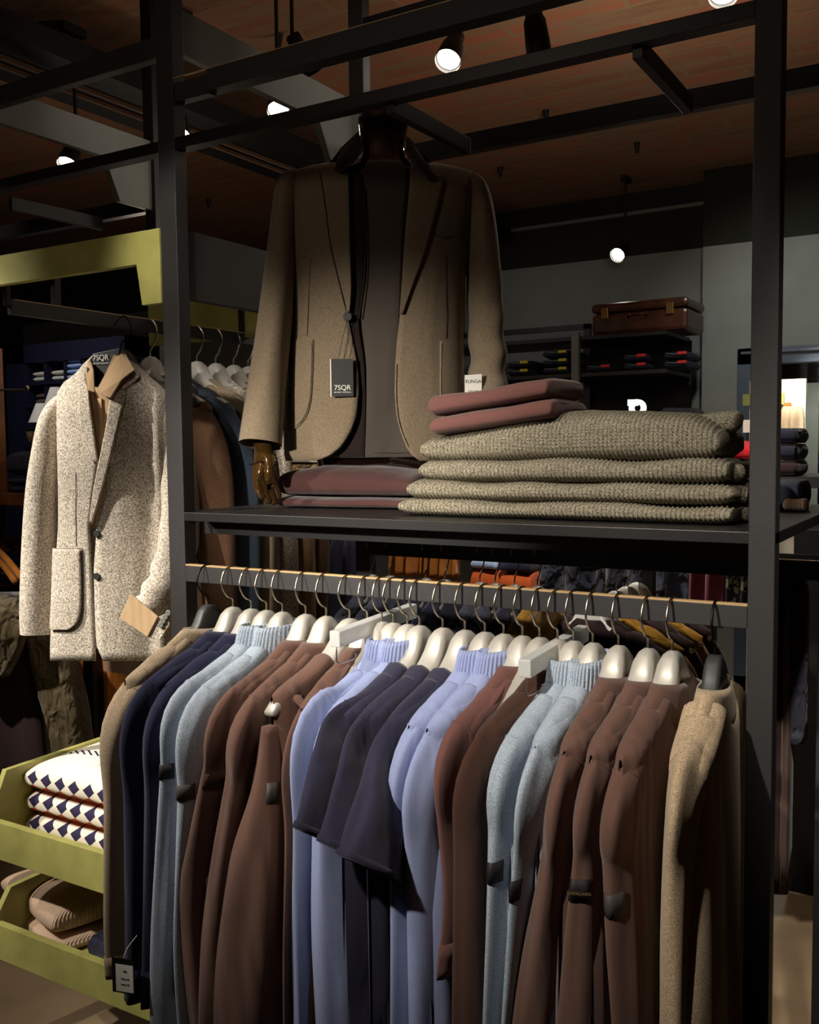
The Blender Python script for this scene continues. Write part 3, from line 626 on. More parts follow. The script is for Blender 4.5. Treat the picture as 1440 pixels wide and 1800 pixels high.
for gi, (hx, hy, kind, col, nm, ct, lab, tip, sl, op) in enumerate(G):
    O = head(hx, hy)
    YS = RY-.185
    T = at(sl[0][0], sl[0][1]-25, Y=YS)
    U = V((T.x-O.x, T.y-O.y, 0)).normalized()
    black = op.get('black')
    hanger(O, U, HL[gi],
           None if black else 'grey hangers on the front rail', ('hangerblack', 'blackwire') if black else ('hanger', 'nickel'), flat=bool(black), railc=V((O.x, RY, 1.262)), scale=.97 if gi == 7 else .88)
    g = Garment(nm, lab, ct, PH, O, U, M[col], hn=.030 if op.get('big') else .0205, seed=gi, hem=.62 if op.get('tee') else .68)
    g.body(umax=.186 if op.get('vest') else .20, flare=1.25 if op.get('big') else 1.0)
    pts = []
    n_ = len(sl)
    if not op.get('vest'):
        d0 = 24 if not op.get('big') else 34; x0_, y0_, h0_ = sl[0]; x1_, y1_, h1_ = sl[1]
        sl = [(lerp(x0_, x1_, d0/(y1_-y0_)), y0_+d0, h0_*1.06)]+sl[1:]
    for i, (px_, py_, hw) in enumerate(sl):
        yy = YS - (.05*i if op.get('tee') else (.012*i if op.get('vest') else 0)) + (0 if op.get('tee') else .004*i)
        p = at(px_, py_, Y=yy); k = mpp(px_, py_, yy)
        ru = lerp(.056, .044, i/(n_-1)) if not op.get('tee') else lerp(.056, .075, i/(n_-1))
        if op.get('vest'): ru = lerp(.02, .05, min(1, i/2))
        pts.append((p, hw*k*(.80 if not op.get('vest') else .62), ru))
    if not op.get('end') and not op.get('tee'):
        p = pts[-1][0]+(pts[-1][0]-pts[-2][0])*.6; pts.append((p, pts[-1][1], pts[-1][2]))
    so = g.sleeve(pts, amp=.10 if op.get('tee') or op.get('vest') else .07, cuff=2 if (op.get('tee')) else (4 if op.get('end') else None), cap=not op.get('vest'), name='front_panel' if op.get('vest') else 'sleeve')
    if op.get('badge'):
        by, k0, k1, bm_ = op['badge']; bo = g.badge(by, k0, k1, M[bm_], parent=so)
        if op.get('lettered'):
            c = sum((bo.matrix_world @ V(v.co) if False else V(v.co) for v in bo.data.vertices), V((0,0,0)))/len(bo.data.vertices)
            wc = parent_world(bo)+c; nn = V((.35, -.93, 0))
            text('CAVALLARO', bo, M['badgetext'], wc+nn*.009, .0055, (.93, .35, 0), (0, 0, 1))
    g2 = [(O-U*.185+V((0, 0, -.24)), .022, .055), (O-U*.185+V((0, 0, -.4)), .022, .045), (O-U*.18+V((0, 0, -.34 if op.get('tee') else -.64)), .02, .04)]
    if not op.get('vest') and not (op.get('tee')): g.sleeve(g2, near=-1, seam=False)
    if op.get('tee'): g.sleeve([(O-U*.2+V((0, 0, -.24)), .022, .06), (O-U*.24+V((0, 0, -.33)), .022, .07)], near=-1, seam=False)
    if kind != 'none': g.collar(kind)
    if op.get('vest'):
        # rim of the armhole, standing open around the bare hanger end
        loop = [at(x, y, Y=RY-.17) for x, y in ((487, 1238), (505, 1232), (524, 1250), (533, 1290), (531, 1340), (520, 1375), (500, 1392))]
        MB().tube([p+V((0, .02, 0)) for p in loop], .0075, 10, 4).build('armhole_band', M[col], g.t, smooth=True)
        back = []
        for x0, x1, y in ((508, 532, 1215), (524, 540, 1260), (533, 552, 1310), (528, 552, 1360), (505, 548, 1395), (497, 545, 1440), (502, 545, 1520), (512, 542, 1600), (520, 540, 1800)):
            back.append([at(lerp(x0, x1, k/6), y, Y=RY-.13-.012*math.sin(k*1.4)) for k in range(7)])
        MB().loft(back, closed=False).build('back_panel', M[col], g.t, smooth=True, mods=(('SOLIDIFY', dict(thickness=.004)), ('SUBSURF', dict(levels=1, render_levels=2))))
        g.collar('crew')
    if op.get('cord'):
        pts_ = [at(x, y, Y=RY-.05) for x, y in ((905, 1222), (915, 1232), (935, 1222), (932, 1212))]
        MB().tube(pts_, .003, 8, 5).build('drawstring', M['tan'], g.t, smooth=True)
        MB().tube([at(x, y, Y=RY-.06) for x, y in ((916, 1230), (914, 1262), (917, 1290))], .003, 8, 5).build('drawstring', M[col], g.t, smooth=True)
        g.collar('polo')
    if op.get('rumple'):
        O2 = O+U*.075+V((0, 0, -.07))
        rings = []
        for i in range(9):
            f = i/8; c = O+U*lerp(.03, .17, f)+V((0, 0, lerp(-.052, -.112, f)))
            rings.append([c+g.N*(.021*math.sin(f*PI*.9+.25)*math.cos(2*PI*k/20)*(1+.25*math.sin(k*1.9+i)))+V((0, 0, .017*math.sin(f*PI*.9+.25)*math.sin(2*PI*k/20)*(1+.2*math.sin(k*1.3+i*2)))) for k in range(20)])
        MB().loft(rings).build('rumpled_hood', M[col], g.t, smooth=True, mods=(('SUBSURF', dict(levels=1, render_levels=2)),))
    if op.get('tagged'):
        c = at(217, 1715, Y=YS-.06); rt = V((.9, .25, 0)).normalized(); nn = V((.25, -.9, 0)).normalized(); up = V((-.03, 0, 1))
        tg = thing('price_tag', c, 'white price label on black card hanging from the leftmost sleeve cuff', 'tag')
        def card(cx, cz, w_, h_, off, th, mat, nme):
            q = [c+rt*(cx+a*w_/2)+V((0, 0, cz+b2*h_/2))+nn*off for a, b2 in ((-1,-1),(1,-1),(1,1),(-1,1))]
            return MB().prism(q, nn*th).build(nme, mat, tg)
        card(0, .0, .044, .064, 0, .0012, M['black'], 'card'); card(.003, -.004, .035, .050, .0013, .0004, M['white'], 'paper_label')
        for tx, tz, sz in (('150', .011, .0055), ('145 pl. 80', -.003, .0042), ('sweat  50', -.013, .0042)):
            text(tx, tg, M['ink'], c+rt*.004+V((0, 0, tz-.002))+nn*.0022, sz, rt, (0, 0, 1))
        MB().tube([c+V((0, 0, .028)), c+V((0, .01, .045)), c+V((.005, .03, .062))], .0007, 6, 4).build('string', M['white'], tg)
# bare grey hangers between the garments
for hx, hy, lab in ((671, 1089, 'satin grey hanger without a garment, left of the lavender roll necks'), (948, 1120, 'satin grey hanger without a garment behind the right frosted divider bar')):
    hanger(head(hx, hy), (-.05, -1, 0), lab, 'grey hangers on the front rail', railc=V((head(hx, hy).x, RY, 1.262)))

# frosted divider bars
for (x0, y0, x1, y1, lab) in ((588, 1124, 738, 1080, 'frosted acrylic divider bar lying over the left cocoa garments'), (922, 1176, 1030, 1108, 'frosted acrylic divider bar lying over the espresso hooded sweater')):
    t = None
    p = at(x0, y0, Y=RY-.13); p2 = V((p.x, p.y, p.z)); q = V((p.x-.012, p.y+.27, p.z+.006))
    t = thing('divider_bar', p2, lab, 'divider', 'frosted divider bars')
    MB().bar(p2, q, .020, .027).build('acrylic_bar', M['acrylic'], t, mods=BEV(.002))
    c = p2+V((.0, .006, -.014))
    MB().tube([c, c+V((0, 0, -.022)), c+V((.004, .006, -.027)), c+V((.004, .045, -.027)), c+V((.004, .05, -.02))], .0013, 8, 4).build('wire_clip', M['nickel'], t, smooth=True)

# ------------------------------------------------------------------ draped figures (jacket on mannequin, tweed jacket)
class Figure:
    def __init__(s, M0, face, rows):
        s.M0 = V(M0); s.F = V(face).normalized(); s.R = V((-s.F.y, s.F.x, 0)); s.rows = rows   # rows: py, sideL, sideR, inL, inR, a
    def mp(s, px, py, depth):
        d = ray(px, py); P0 = s.M0+s.F*depth; t = (P0-CAM).dot(s.F)/d.dot(s.F); return CAM+d*t
    def par(s, py): return [interp(s.rows, py, i) for i in range(1, 6)]
    def S(s, px, py, off=0):
        sl, sr, il, ir, a_ = s.par(py)
        L_ = (s.mp(sl, py, 0)-s.M0).dot(s.R); R_ = (s.mp(sr, py, 0)-s.M0).dot(s.R); cx, w_ = (L_+R_)/2, (R_-L_)/2
        dep = a_*.8
        for _ in range(5):
            p = s.mp(px, py, dep+off); x = (p-s.M0).dot(s.R)
            t_ = min(.9999, abs((x-cx)/w_)); dep = a_*(1-t_**2.6)**.55
        return p
    def shell(s, side, name, mat, parent, N=16, back=True, y1=None):
        rings = []; ys = []
        rr = s.rows
        for a_, b2 in zip(rr, rr[1:]):
            k = max(1, int((b2[0]-a_[0])/14))
            ys += [lerp(a_[0], b2[0], j/k) for j in range(k)]
        ys.append(rr[-1][0])
        for py in ys:
            sl, sr, il, ir, a_ = s.par(py)
            e, i_ = (sl, il) if side < 0 else (sr, ir)
            row = [s.S(lerp(i_, e, math.sin(k/N*PI/2)), py) for k in range(N+1)]
            L_ = (s.mp(sl, py, 0)-s.M0).dot(s.R); R_ = (s.mp(sr, py, 0)-s.M0).dot(s.R); cx, w_ = (L_+R_)/2, (R_-L_)/2
            z = row[-1].z
            if back:
                for k in range(1, N+1):
                    th = k/N*PI/2
                    x = cx+side*w_*math.cos(th); dep = -a_*.85*math.sin(th)**.8
                    row.append(s.M0+s.R*x+s.F*dep+V((0, 0, z-s.M0.z)))
            rings.append(row)
        return MB().loft(rings, closed=False).build(name, mat, parent, smooth=True, mods=(('SOLIDIFY', dict(thickness=.004, offset=-1)),))
    def patch(s, rows, off, name, mat, parent, n=10, thick=.003, sub=4):
        rows = [tuple(r_) for r_ in cat(rows, sub)] if len(rows) > 2 else rows
        R = [[s.S(lerp(a_, b2, k/n), py, off) for k in range(n+1)] for py, a_, b2 in rows]
        return MB().loft(R, closed=False).build(name, mat, parent, smooth=True, mods=(('SOLIDIFY', dict(thickness=thick, offset=-1)),))
    def line(s, pts, off, name, mat, parent, r=.0009):
        return MB().tube([s.S(x, y, off) for x, y in pts], r, 6, 5).build(name, mat, parent, smooth=True)
    def limb(s, pts, name, mat, parent, amp=.05, n=28, wr=0, seed=0, cap1=True):
        """pts: px, py, half width px, depth of centre, radius in depth"""
        P = []
        for px, py, hw, dep, rd in pts:
            c = s.mp(px, py, dep); e = s.mp(px+hw, py, dep); P.append((*c, (e-c).length, rd))
        P = cat(P, 8); rings = []
        for i, p in enumerate(P):
            c = V(p[:3]); t0 = (V(P[min(i+1, len(P)-1)][:3])-V(P[max(i-1, 0)][:3])).normalized()
            A = s.F.cross(t0).normalized(); B = t0.cross(A).normalized(); f = i/(len(P)-1)
            if A.dot(s.R) < 0: A, B = -A, -B
            ring = []
            for k in range(n):
                ph = 2*PI*k/n
                kk = 1+amp*math.sin(3*ph+seed+f*5)*min(1, 3*f)+amp*.5*math.sin(5*ph-f*9+seed)
                if wr: kk += wr*math.sin(f*46+2.2*math.sin(ph+seed))*max(0, f-.35)*1.5
                if B.dot(s.F)*math.sin(ph) > 0: pass
                ring.append(c+A*(p[3]*math.cos(ph)*kk)+B*(p[4]*math.sin(ph)*kk))
            rings.append(ring)
        return MB().loft(rings, cap1=cap1).build(name, mat, parent, smooth=True)

MX, MY = -1.125, 1.765
face = V((-MX, -MY, 0)).normalized()
JR = [(283, 590, 752, 612, 722, .055), (290, 548, 790, 611, 722, .075), (300, 515, 828, 611, 722, .09), (318, 506, 838, 611, 721, .10), (345, 505, 836, 611, 719, .108), (400, 508, 826, 613, 714, .118), (500, 512, 817, 617, 707, .118),
      (557, 511, 815, 611, 703, .113), (600, 507, 815, 620, 698, .113), (640, 504, 816, 628, 695, .118), (690, 501, 817, 631, 694, .122), (730, 500, 818, 627, 697, .125),
      (758, 499, 819, 617, 704, .126), (785, 499, 819, 600, 714, .127), (800, 500, 819, 582, 724, .127), (810, 502, 817, 556, 738, .126)]
fg = Figure((MX, MY, SH), face, JR)
# mannequin: lacquered torso, neck stump, hand
mq = thing('mannequin', (MX, MY, SH), 'headless glossy dark mannequin with bronze hand, wearing the taupe blazer', 'mannequin')
core = []
for py, hw, d in ((840, 112, .085), (800, 118, .09), (700, 118, .088), (600, 112, .085), (500, 122, .092), (400, 128, .092), (340, 132, .085), (310, 110, .07), (296, 70, .056), (285, 50, .050), (270, 43, .048), (250, 41, .047), (225, 43, .049), (210, 46, .051), (203, 44, .049)):
    c = fg.mp(674, py, 0); e = (fg.mp(674+hw, py, 0)-c).length
    core.append([c+fg.R*(e*math.cos(2*PI*k/40))+fg.F*(d*math.sin(2*PI*k/40)) for k in range(40)])
MB().loft(core).build('torso', M['gloss'], mq, smooth=True, mods=(('BEVEL', dict(width=.003, segments=3, limit_method='ANGLE', angle_limit=.9)),))
c = fg.mp(674, 840, 0)
MB().cyl((c.x, c.y, SH+.012), (c.x, c.y, c.z+.01), .014).cyl((c.x, c.y, SH+.0002), (c.x, c.y, SH+.012), .11, n=40).build('stand', M['steel_smooth'], mq)
# hand by skin modifier
def hand():
    me = bpy.data.meshes.new('hand'); vs_, es, rs = [], [], []
    def vert(px, py, dep, r_): vs_.append(fg.mp(px, py, dep)); rs.append(r_); return len(vs_)-1
    D = .10
    w0 = vert(461, 752, D-.02, .024); w1 = vert(462, 785, D-.01, .022); p0 = vert(463, 806, D, .024); es += [(w0, w1), (w1, p0)]
    p1 = vert(460, 828, D+.005, .020); p2 = vert(472, 828, D+.005, .020); es += [(p0, p1), (p0, p2)]
    def finger(root, pts):
        prev = root
        for px, py, dep, r_ in pts: v_ = vert(px, py, dep, r_); es.append((prev, v_)); prev = v_
    finger(p1, [(452, 843, D+.012, .0105), (455, 862, D+.014, .0092), (464, 878, D+.008, .0082)])
    finger(p1, [(461, 848, D+.006, .0105), (465, 868, D+.006, .009), (475, 886, D+.0, .008)])
    finger(p2, [(470, 849, D, .0105), (476, 868, D-.004, .009), (484, 888, D-.008, .008)])
    finger(p2, [(479, 845, D-.006, .0098), (486, 862, D-.010, .0086), (491, 880, D-.014, .0074)])
    finger(p0, [(474, 806, D+.030, .012), (473, 828, D+.040, .010), (472, 848, D+.040, .0085)])
    o_ = V(mq.location)
    me.from_pydata([tuple(p-o_) for p in vs_], es, []); me.materials.append(M['gold'])
    o = bpy.data.objects.new('hand', me); C.objects.link(o); o.parent = mq
    o.modifiers.new('Skin', 'SKIN')
    for i, v_ in enumerate(me.skin_vertices[0].data): v_.radius = (rs[i], rs[i]); v_.use_root = (i == 0)
    s_ = o.modifiers.new('Sub', 'SUBSURF'); s_.levels = 2; s_.render_levels = 2
    me2 = None
    o.modifiers['Skin'].use_smooth_shade = True
hand()
# sweater under the blazer
SR = [(283, 632, 716, 632, 716, .058), (292, 618, 735, 0, 0, .07), (320, 560, 790, 0, 0, .085), (360, 545, 800, 0, 0, .095), (430, 548, 796, 0, 0, .1), (560, 550, 790, 0, 0, .098), (700, 548, 790, 0, 0, .1), (804, 548, 790, 0, 0, .1)]
sw = thing('sweater', (MX, MY, SH+.02), 'dark taupe crew neck top worn under the blazer on the mannequin', 'sweater')
f2 = Figure((MX, MY, SH), face, SR)
rows = []
for py in [283, 286, 292, 305, 320, 340, 360, 400, 430, 480, 520, 560, 600, 650, 700, 740, 780, 798, 804]:
    sl, sr, _, _, a_ = f2.par(py); z = f2.S(674, py).z
    L_ = (f2.mp(sl, py, 0)-f2.M0).dot(f2.R); R_ = (f2.mp(sr, py, 0)-f2.M0).dot(f2.R); cx, w_ = (L_+R_)/2, (R_-L_)/2
    row = []
    for k in range(64):
        th = 2*PI*k/64; cs, sn = math.cos(th), math.sin(th)
        wv = .004*math.sin(cs*9+py*.012)*min(1, max(0, (py-330)/200))
        row.append(f2.M0+f2.R*(cx+w_*abs(cs)**.9*(1 if cs > 0 else -1))+f2.F*((a_+wv)*abs(sn)**.75*(1 if sn > 0 else -1))+V((0, 0, z-f2.M0.z)))
    rows.append(row)
MB().loft(rows, cap0=False, cap1=False).build('torso', M['taupe'], sw, smooth=True, mods=(('SOLIDIFY', dict(thickness=.003, offset=1)),))
MB().tube([f2.S(x, 796, .0045) for x in range(570, 775, 12)], .0006, 6, 1).build('hem_stitch', M['seam'], sw)
# dark overshirt between blazer and sweater
os_ = thing('overshirt', (MX, MY, SH+.02), 'very dark brown open overshirt with pointed collar under the blazer', 'shirt')
f2.patch([(292, 603, 630), (330, 596, 640), (400, 590, 642), (480, 592, 640), (560, 595, 630), (640, 590, 640), (720, 580, 642), (803, 560, 640)], .010, 'front_panel', M['darkbrown'], os_)
f2.patch([(292, 712, 735), (330, 712, 745), (400, 706, 745), (480, 703, 745), (560, 700, 740), (620, 697, 720)], .010, 'front_panel', M['darkbrown'], os_)
f2.line([(640, 330), (643, 400), (641, 480), (631, 560)], .013, 'placket_edge', M['seam'], os_, .0013)
# its collar points
for sgn, P in ((-1, [(630, 232), (598, 262), (588, 300), (600, 303), (627, 280), (640, 262)]), (1, [(716, 240), (738, 262), (762, 312), (752, 316), (726, 290), (712, 268)])):
    deps = [.02, .02, .112, .116, .09, .06] 
    pts_ = [fg.mp(x, y, d) for (x, y), d in zip(P, deps)]
    MB().prism(pts_, fg.F*.004).build('collar', M['darkbrown'], os_)
# blazer
bz = thing('blazer', (MX, MY, SH+.02), 'taupe wool blazer worn open on the headless mannequin', 'jacket')
fg.shell(-1, 'front_and_back_panel', M['jacket'], bz); fg.shell(1, 'front_and_back_panel', M['jacket'], bz)
fg.limb([(520, 312, 12, .0, .035), (508, 330, 22, .005, .05), (501, 380, 24, .015, .058), (492, 480, 28, .035, .062), (480, 600, 31, .06, .064), (468, 700, 34, .085, .06), (459, 782, 38, .105, .056)], 'sleeve', M['jacket'], bz, .035, seed=1, cap1=False)
fg.limb([(824, 315, 12, .0, .035), (838, 335, 20, .0, .048), (846, 400, 27, .0, .056), (853, 500, 31, .0, .06), (856, 570, 31, .01, .06), (858, 640, 32, .03, .06), (856, 700, 32, .06, .055), (850, 745, 30, .075, .05)], 'sleeve', M['jacket'], bz, .04, wr=.16, seed=2)
fg.patch([(301, 562, 612), (330, 567, 613), (380, 574, 614), (432, 581, 615), (505, 598, 617), (548, 610, 614)], .010, 'lapel', M['jacket'], bz, thick=.006)
fg.patch([(292, 722, 748), (303, 722, 770), (313, 721, 779), (330, 720, 777), (396, 714, 761), (450, 710, 745), (500, 707, 726), (551, 703, 708)], .010, 'lapel', M['jacket'], bz, thick=.006)
fg.patch([(597, 507, 550), (604, 507, 550), (650, 505, 549), (700, 503, 546), (730, 501, 538), (748, 501, 525), (757, 501, 512)], .006, 'patch_pocket', M['jacket'], bz, thick=.004)
fg.patch([(599, 775, 813), (606, 775, 813), (650, 775, 814), (690, 775, 814), (730, 778, 815), (755, 792, 815)], .006, 'patch_pocket', M['jacket'], bz, thick=.004)
fg.line([(549, 604), (548, 650), (545, 700), (537, 728), (524, 746), (503, 757)], .0068, 'stitch_line', M['seam'], bz, .0007)
fg.line([(777, 604), (776, 690), (780, 730)], .0068, 'stitch_line', M['seam'], bz, .0006)
fg.line([(625, 640), (629, 690), (625, 730), (615, 758), (598, 785), (578, 801)], .002, 'stitch_line', M['seam'], bz, .0006)
fg.line([(698, 640), (697, 690), (700, 730), (707, 758), (718, 785)], .002, 'stitch_line', M['seam'], bz, .0006)
fg.line([(546, 455), (543, 520), (540, 592)], .001, 'dart_seam', M['seam'], bz, .0006)
fg.line([(785, 450), (785, 520), (785, 595)], .001, 'dart_seam', M['seam'], bz, .0006)
fg.line([(757, 408), (785, 418), (812, 412)], .001, 'chest_pocket_seam', M['seam'], bz, .0008)
fg.line([(516, 318), (515, 380), (513, 470), (513, 560)], .003, 'armhole_seam', M['seam'], bz, .0008)
fg.line([(820, 330), (818, 400), (817, 500), (816, 590)], .003, 'armhole_seam', M['seam'], bz, .0008)
fg.line([(562, 303), (567, 330), (574, 380), (581, 432), (598, 505), (608, 545)], .0125, 'lapel_edge', M['seam'], bz, .0009)
fg.line([(748, 302), (762, 308), (779, 313)], .013, 'gorge_seam', M['seam'], bz, .0007)
p = fg.S(611, 557, .010); MB().cyl(p, p+fg.F*.004, .009).build('button', M['hangerblack'], bz, mods=BEV(.001))
# collar of the blazer behind the neck
MB().loft([[fg.M0+fg.R*(r_*math.cos(th))*1.0+fg.F*(-.055*math.sin(th)*.9+.02)+V((0, 0, fg.mp(674, y, 0).z-SH)) for th in [lerp(-.1, PI+.1, k/16) for k in range(17)]] for r_, y in ((.098, 288), (.088, 272), (.080, 262), (.092, 276), (.108, 292))], closed=False).build('collar', M['jacket'], bz, smooth=True)
# brand tag
c = fg.S(602, 664, .014); tg = thing('swing_tag', c, 'black brand tag with white lettering hanging from the blazer button', 'tag')
wv = (fg.mp(621, 664, .12)-fg.mp(583, 664, .12)).length; hv = wv*1.72
MB().prism([c+fg.R*(a_*wv/2)+V((0, 0, b2*hv/2)) for a_, b2 in ((-1,-1),(1,-1),(1,1),(-1,1))], fg.F*.002).build('card', M['black'], tg)
MB().prism([c+fg.R*(-wv/2-.0015+a_*.001)+V((0, 0, b2*hv/2)) for a_, b2 in ((-1,-1),(1,-1),(1,1),(-1,1))], fg.F*.0015).build('card_edge', M['white'], tg)
text('7SQR', tg, M['white'], c+fg.F*.0026+V((0, 0, -hv*.27)), .0142, fg.R, (0, 0, 1))
text('BEYOND TAILORING', tg, M['white'], c+fg.F*.0026+V((0, 0, -hv*.39)), .0036, fg.R, (0, 0, 1))
b0 = fg.S(611, 560, .014)
for sx in (-.004, .004): MB().tube([b0, (b0+c)*.5+fg.R*(sx*1.6)+V((0, 0, .012)), c+fg.R*(sx*1.5-.002)+V((0, 0, hv/2-.002))], .0006, 6, 4).build('cord', M['black'], tg)
# printed price ticket on the right sleeve
c = fg.mp(832, 682, .11); tk = thing('price_ticket', c, 'white price ticket with barcode hanging beside the right sleeve of the blazer', 'tag')
MB().prism([c+fg.R*(a_*.0175)+V((0, 0, b2*.027+a_*.001)) for a_, b2 in ((-1,-1),(1,-1),(1,1),(-1,1))], fg.F*.001).build('card', M['white'], tk)
text('ELINGA', tk, M['ink'], c+fg.F*.0015+V((0, 0, .013)), .0095, fg.R, (0, 0, 1))
mb = MB()
for i, w_ in enumerate((2, 1, 3, 1, 2, 1, 1, 3, 2, 1)):
    x = -.010+i*.0022; q = c+fg.R*x+V((0, 0, -.018))+fg.F*.0012; mb.prism([q, q+fg.R*(w_*.0005), q+fg.R*(w_*.0005)+V((0, 0, .013)), q+V((0, 0, .013))], fg.F*.0003)
mb.build('barcode', M['ink'], tk)

# ------------------------------------------------------------------ tweed blazer on the left rail
TX, TY = -1.75, 1.60
TR = [(622, 165, 215, 165, 208, .03), (640, 146, 238, 154, 203, .045), (655, 134, 255, 153, 198, .055), (672, 112, 276, 153, 197, .065), (690, 100, 296, 155, 195, .078), (720, 99, 300, 158, 192, .09), (790, 100, 306, 167, 180, .095), (820, 101, 307, 171, 188, .095), (870, 102, 307, 163, 180, .09),
      (925, 102, 307, 156, 170, .09), (1000, 97, 308, 160, 165, .095), (1060, 92, 309, 163, 166, .10), (1110, 89, 310, 166, 168, .10), (1135, 88, 311, 167, 170, .10), (1148, 88, 311, 167, 175, .10), (1162, 88, 311, 167, 182, .10)]
ft = Figure((TX, TY, 1.0), (.22, -.975, 0), TR)
tb = thing('blazer', (TX, TY, 1.0), 'speckled cream and brown tweed blazer hanging left of the left post', 'jacket')
ft.shell(-1, 'front_and_back_panel', M['tweed'], tb); ft.shell(1, 'front_and_back_panel', M['tweed'], tb)
ft.limb([(122, 700, 8, .0, .02), (108, 712, 15, .0, .032), (97, 742, 21, .005, .046), (90, 790, 24, .01, .052), (82, 860, 25, .02, .055), (76, 960, 25, .03, .055), (72, 1060, 26, .04, .052), (72, 1113, 27, .045, .05)], 'sleeve', M['tweed'], tb, .03, seed=3, cap1=False)
ft.limb([(278, 700, 8, .0, .02), (292, 715, 15, .0, .035), (306, 750, 22, .0, .050), (318, 850, 25, .02, .055), (316, 940, 26, .06, .055), (300, 1010, 27, .10, .052), (280, 1048, 28, .13, .045), (262, 1075, 28, .14, .042)], 'sleeve', M['tweed'], tb, .04, wr=.12, seed=4)
ft.patch([(648, 202, 238), (662, 200, 246), (684, 195, 216), (690, 194, 220), (743, 187, 208), (795, 177, 195), (860, 164, 178), (922, 156, 159)], .012, 'lapel', M['tweed'], tb, thick=.006)
ft.patch([(645, 143, 153), (700, 138, 156), (760, 143, 164), (815, 165, 171)], .008, 'lapel', M['tweed'], tb, thick=.004)
ft.patch([(964, 95, 142), (972, 94, 142), (1040, 92, 144), (1080, 90, 142), (1098, 89, 134), (1107, 90, 120)], .0035, 'patch_pocket', M['tweed'], tb, thick=.003)
ft.patch([(790, 196, 220), (806, 195, 217), (815, 195, 204)], .003, 'welt_pocket', M['tweed'], tb, thick=.003, sub=2)
ft.line([(142, 970), (144, 1040), (142, 1080), (134, 1098), (120, 1107), (92, 1105)], .004, 'stitch_line', M['seam'], tb, .001)
ft.line([(217, 690), (213, 720), (207, 750), (194, 800), (178, 862), (160, 920)], .009, 'lapel_edge', M['seam'], tb, .0012)
ft.line([(133, 830), (133, 900), (134, 960)], .0005, 'dart_seam', M['seam'], tb, .0006)
for py in (938, 1013):
    p = ft.S(170, py, .002); MB().cyl(p, p+ft.F*.002, .008).build('button', M['hangerblack'], tb)
def loose(poly, dep, fig, nm, mat, parent, thick=.004, sub=True):
    pts_ = [fig.mp(x, y, dep if not isinstance(dep, (list, tuple)) else dep[i]) for i, (x, y) in enumerate(poly)]
    return MB().prism(pts_, fig.F*thick).build(nm, mat, parent, mods=(('BEVEL', dict(width=.0015, segments=2)),))
sh = thing('shirt', (TX, TY, 1.1), 'camel shirt with open collar inside the tweed blazer', 'shirt')
TS = [(612, 158, 214, 0, 0, .03), (640, 140, 238, 0, 0, .045), (680, 110, 285, 0, 0, .065), (760, 108, 296, 0, 0, .078), (925, 108, 296, 0, 0, .075), (1100, 105, 296, 0, 0, .078)]
f3 = Figure((TX, TY, 1.0), (.22, -.975, 0), TS)
f3.patch([(680, 140, 200), (740, 140, 200), (800, 145, 200), (860, 145, 200), (930, 140, 200)], .004, 'front_panel', M['camel'], sh)
f3.patch([(700, 171, 178), (760, 174, 181), (830, 177, 184)], .008, 'placket', M['camel'], sh, thick=.003)
loose([(207, 612), (222, 622), (238, 650), (216, 668), (196, 700), (176, 692), (172, 684), (186, 660)], [.02, .02, .06, .08, .10, .10, .09, .06], ft, 'collar', M['camel'], sh)
loose([(160, 632), (166, 650), (168, 690), (156, 686), (150, 668), (150, 650)], [.03, .05, .10, .10, .08, .05], ft, 'collar', M['camel'], sh)
cf = loose([(232, 1043), (280, 1084), (262, 1119), (213, 1086)], .19, ft, 'turned_cuff', M['camel'], tb, thick=.006)
loose([(280, 1084), (301, 1075), (301, 1098), (284, 1124), (262, 1119)], .185, ft, 'cuff', M['tweed'], tb, thick=.006)
for x, y in ((284, 1098), (288, 1091), (292, 1084), (297, 1077)):
    p = ft.mp(x, y, .192); MB().cyl(p, p+ft.F*.004, .0065, n=16).build('sleeve_button', M['panelgrey'], tb, mods=BEV(.001))
# black brand hanger of the blazer
hg = hanger(V((-1.75, 1.61, 1.735)), (1, .22, 0), 'black hanger with white brand lettering inside the tweed blazer', None, ('hangerblack', 'blackwire'), railc=V((-1.75, 1.61, 1.80)))
loose([(165, 622), (214, 612), (208, 640), (190, 680), (172, 684), (162, 650)], .028, ft, 'hanger_plate', M['black'], hg, thick=.006)
p = ft.mp(177, 629, .036); text('7SQR', hg, M['white'], p, .018, ft.R, (0, 0, 1)); text('BEYOND TAILORING', hg, M['white'], p-V((0, 0, .013)), .0045, ft.R, (0, 0, 1))
